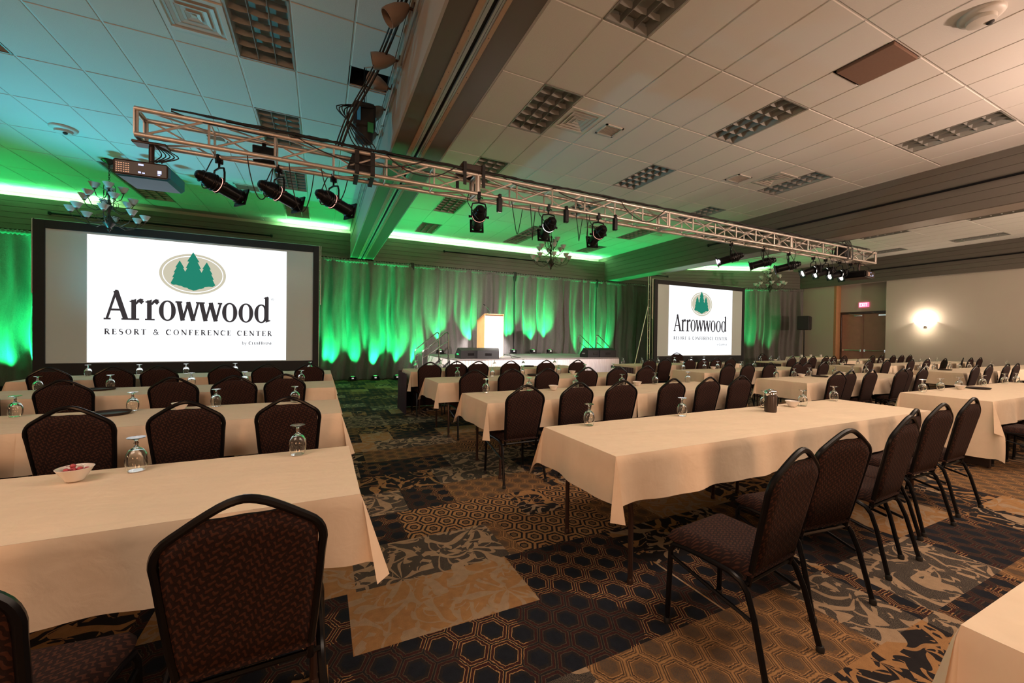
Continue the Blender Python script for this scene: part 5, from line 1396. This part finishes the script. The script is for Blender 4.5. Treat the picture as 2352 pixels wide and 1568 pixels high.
GOB = {('L', 0): [(-0.76, 2.38), (-0.11, 2.38)], ('L', 1): [(-2.03, 4.22), (-1.37, 4.22), (-0.82, 4.22), (-0.22, 4.22)], ('L', 2): [(-2.72, 6.0), (-2.14, 6.0), (-1.41, 6.0), (-0.87, 6.0), (-0.24, 6.0)], ('L', 3): [(-3.04, 7.84), (-2.47, 7.84), (-1.91, 7.84), (-1.27, 7.84), (-0.18, 7.84)], ('R', 0): [(1.75, 2.38), (2.68, 2.38), (3.75, 2.38), (4.22, 2.31), (4.9, 2.38)], ('R', 1): [(1.68, 4.22), (2.23, 4.22), (2.89, 4.22), (3.63, 4.22), (4.22, 4.22), (4.86, 4.22)], ('R', 2): [(1.91, 6.0), (2.49, 5.99), (3.04, 6.0), (3.75, 6.0), (4.31, 6.0), (4.95, 6.0)], ('R', 3): [(1.65, 7.84), (2.14, 7.84), (3.31, 7.84), (3.99, 7.84), (4.79, 7.84)], ('C', 3): [(6.77, 7.84), (7.38, 7.84), (7.93, 7.84), (8.52, 7.84), (9.15, 7.84), (9.64, 7.84)], ('C', 2): [(6.77, 6.0), (7.4, 6.0), (7.81, 6.0), (8.6, 6.0), (9.05, 6.0)], ('C', 1): [(6.94, 4.22), (7.44, 4.22), (7.89, 4.22), (8.71, 4.22), (9.3, 4.22), (9.82, 4.22)], ('C', 0): [(6.91, 2.38), (7.42, 2.38), (7.97, 2.37), (8.81, 2.38), (9.66, 2.38), (10.15, 2.38)], ('D', 3): [(12.1, 7.84), (12.6, 7.84), (13.01, 7.84), (13.66, 7.84), (14.16, 7.84), (14.92, 7.84)], ('D', 2): [(12.1, 6.0), (12.32, 6.0), (12.82, 6.0), (13.52, 6.0), (14.13, 6.0), (14.77, 6.0), (16.74, 6.0), (17.24, 6.0), (17.86, 6.0), (18.41, 6.0)], ('D', 1): [(12.1, 4.22), (12.42, 4.22), (12.8, 4.22), (13.62, 4.22), (14.16, 4.22), (14.76, 4.22), (16.22, 4.22), (17.3, 4.22)]}
BOWLS = [(-0.94, 2.32, 0, 'white bowl of wrapped candies on the nearest left table'), (-1.05, 4.16, 1, 'white bowl seen through a chair handle, second left row'), (4.07, 2.32, 0, 'white bowl on the nearest middle block table'), (2.53, 4.16, 1, 'white bowl on the left table, second row of middle block'), (3.84, 4.16, 1, 'white bowl on the right table, second row of middle block'), (3.98, 5.92, 2, 'white bowl on the third row of the middle block'), (7.59, 5.94, 2, 'white bowl on the third row of the third block'), (7.55, 4.16, 1, 'white bowl, left one on the second row of the third block'), (8.82, 4.16, 1, 'white bowl, right one on the second row of the third block'), (7.83, 2.32, 0, 'white bowl on the nearest row of the third block'), (8.72, 7.78, 3, 'white bowl on the fourth row of the third block'), (12.74, 7.78, 3, 'white bowl on the fourth row of the far right block'), (12.59, 5.94, 2, 'white bowl on the third row of the far right block')]
TRAYS = [(-1.46, 4.09, 1, 'dark round tray on the second row of left block'), (3.2, 5.87, 2, 'dark tray on the third row of the middle block'), (7.97, 4.09, 1, 'dark round tray on the second row of the third block'), (8.17, 2.25, 0, 'dark round tray on the nearest row of the third block'), (-2.17, 5.87, 2, 'dark tray on the third row of left block'), (12.78, 5.87, 2, 'dark tray on the third row of the far right block'), (12.95, 4.09, 1, 'dark tray on the second row of the far right block'), (4.06, 7.71, 3, 'dark tray on the fourth row of the middle block')]

def clampy(y, r_): return min(max(y, YF[r_] + .08), YF[r_] + TD - .07)
for key, lst in GOB.items():
    bk, r_ = key
    for i, (x, y) in enumerate(lst):
        w_ = ORD[i] + ' from left'
        goblet(x, clampy(y, r_), f'upside down goblet, {w_}, {rname[r_]} of the {bshort[bk]}')
def bowl_thing(x, y, label, sc=1.0):
    r = tag(empty('candy_bowl', (x, y, GZ)), label, 'bowl', 'small white bowls on the tables')
    b = MB(); b.lathe([(0, .001), (.028, 0), (.031, .003), (.034, .010), (.048, .032), (.058, .050), (.0605, .0535), (.0585, .0545), (.055, .050), (.044, .030), (.030, .012), (0, .009)], 28); b.build('bowl_body', M['white'], r); r.scale = (sc, sc, sc); return r
for i, (x, y, r_, lb) in enumerate(BOWLS): bowl_thing(x, clampy(y, r_), lb, 1.0)
# wrapped candies in the nearest bowl
bx, by, br_, _ = BOWLS[0]; by = clampy(by, br_)
rs = random.Random(3)
for i in range(9):
    a = i * 2.4; rr = .010 + .0032 * i; z = GZ + .040 + .010 * (i % 2) + (.008 if i < 3 else 0)
    b = MB(); b.lathe([(0, -.010), (.008, -.007), (.010, 0), (.008, .007), (0, .010)], 8)
    b.add([(-.02, -.007, 0), (-.009, -.002, .002), (-.009, .002, -.002), (-.02, .007, 0), (.02, -.007, 0), (.009, -.002, .002), (.009, .002, -.002), (.02, .007, 0)], [(0, 1, 2, 3), (4, 5, 6, 7)])
    o = b.build('wrapped_candy', M['candy'] if i % 3 else M['candyw'], None, 60); o.location = (bx + rr * math.cos(a), by + rr * math.sin(a), z); o.rotation_euler = (rs.uniform(-.5, .5), rs.uniform(-.5, .5), rs.uniform(0, 6))
    tag(o, 'wrapped candy piled in the white bowl on the nearest left table', 'candy', 'candies in the nearest bowl')
# insulated coffee server
r = tag(empty('coffee_server', (3.58, 2.22, GZ)), 'brown insulated coffee server with chrome lid on the nearest middle table', 'pitcher')
b = MB(); b.lathe([(.044, 0), (.047, .004), (.048, .02), (.048, .135), (.045, .148), (.043, .15)], 24); b.build('body', M['bullet2'] if 'bullet2' in M else M['projdark'], r)
b = MB(); b.lathe([(.044, .148), (.049, .152), (.049, .178), (.042, .188), (.02, .194), (.018, .20), (0, .201)], 24); b.build('lid', M['chrome'], r)
b = MB(); b.tube([(.05, 0, .13), (.085, 0, .13), (.095, 0, .10), (.090, 0, .05), (.055, 0, .035)], .008, 8); b.build('handle', M['black'], r)
b = MB(); b.lathe([(.01, 0), (.02, .02)], 8, (-.055, 0, .145)); b.build('spout', M['chrome'], r)
def tray(x, y, r_, label, rad=.125):
    r = tag(empty('serving_tray', (x, clampy(y, r_), GZ)), label, 'tray', 'dark round trays on the tables')
    b = MB(); b.lathe([(0, .002), (rad * .9, .001), (rad, .018), (rad * .985, .019), (rad * .88, .006), (0, .006)], 32); b.build('tray_dish', M['tray'], r)
for t in TRAYS: tray(*t)
# napkin, mugs
r = empty('paper_napkin', (8.60, 7.45, GZ)); tag(r, 'folded white napkin standing on the third block fourth row table', 'napkin')
b = MB(); b.lathe([(0, 0), (.045, .0), (.05, .02), (.045, .03)], 14); b.build('holder', M['white'], r)
b = MB(); b.add([(-.03, 0, .02), (.03, .01, .02), (.035, .0, .07), (.01, .01, .13), (-.025, .0, .07), (-.02, .02, .02), (.02, .03, .02), (.02, .02, .08)], [(0, 1, 2, 3, 4), (5, 6, 7)]); b.build('napkin', M['paper'], r, 0)
def mug(x, y, label, sc=1.0):
    r = tag(empty('coffee_mug', (x, y, GZ)), label, 'mug', 'white mugs on the far coffee table'); r.scale = (sc,) * 3
    b = MB(); b.lathe([(0, 0), (.036, 0), (.040, .006), (.042, .09), (.039, .09), (.037, .01), (0, .008)], 18); b.build('cup', M['white'], r)
    b = MB(); b.tube([(.040, 0, .072), (.062, 0, .068), (.066, 0, .045), (.058, 0, .025), (.040, 0, .020)], .005, 6); b.build('handle', M['white'], r)
mug(16.85, 9.3, 'white mug on the coffee table, leftmost of three'); mug(17.55, 9.35, 'white mug on the coffee table, middle of three'); mug(18.15, 9.3, 'white mug on the coffee table, rightmost of three')
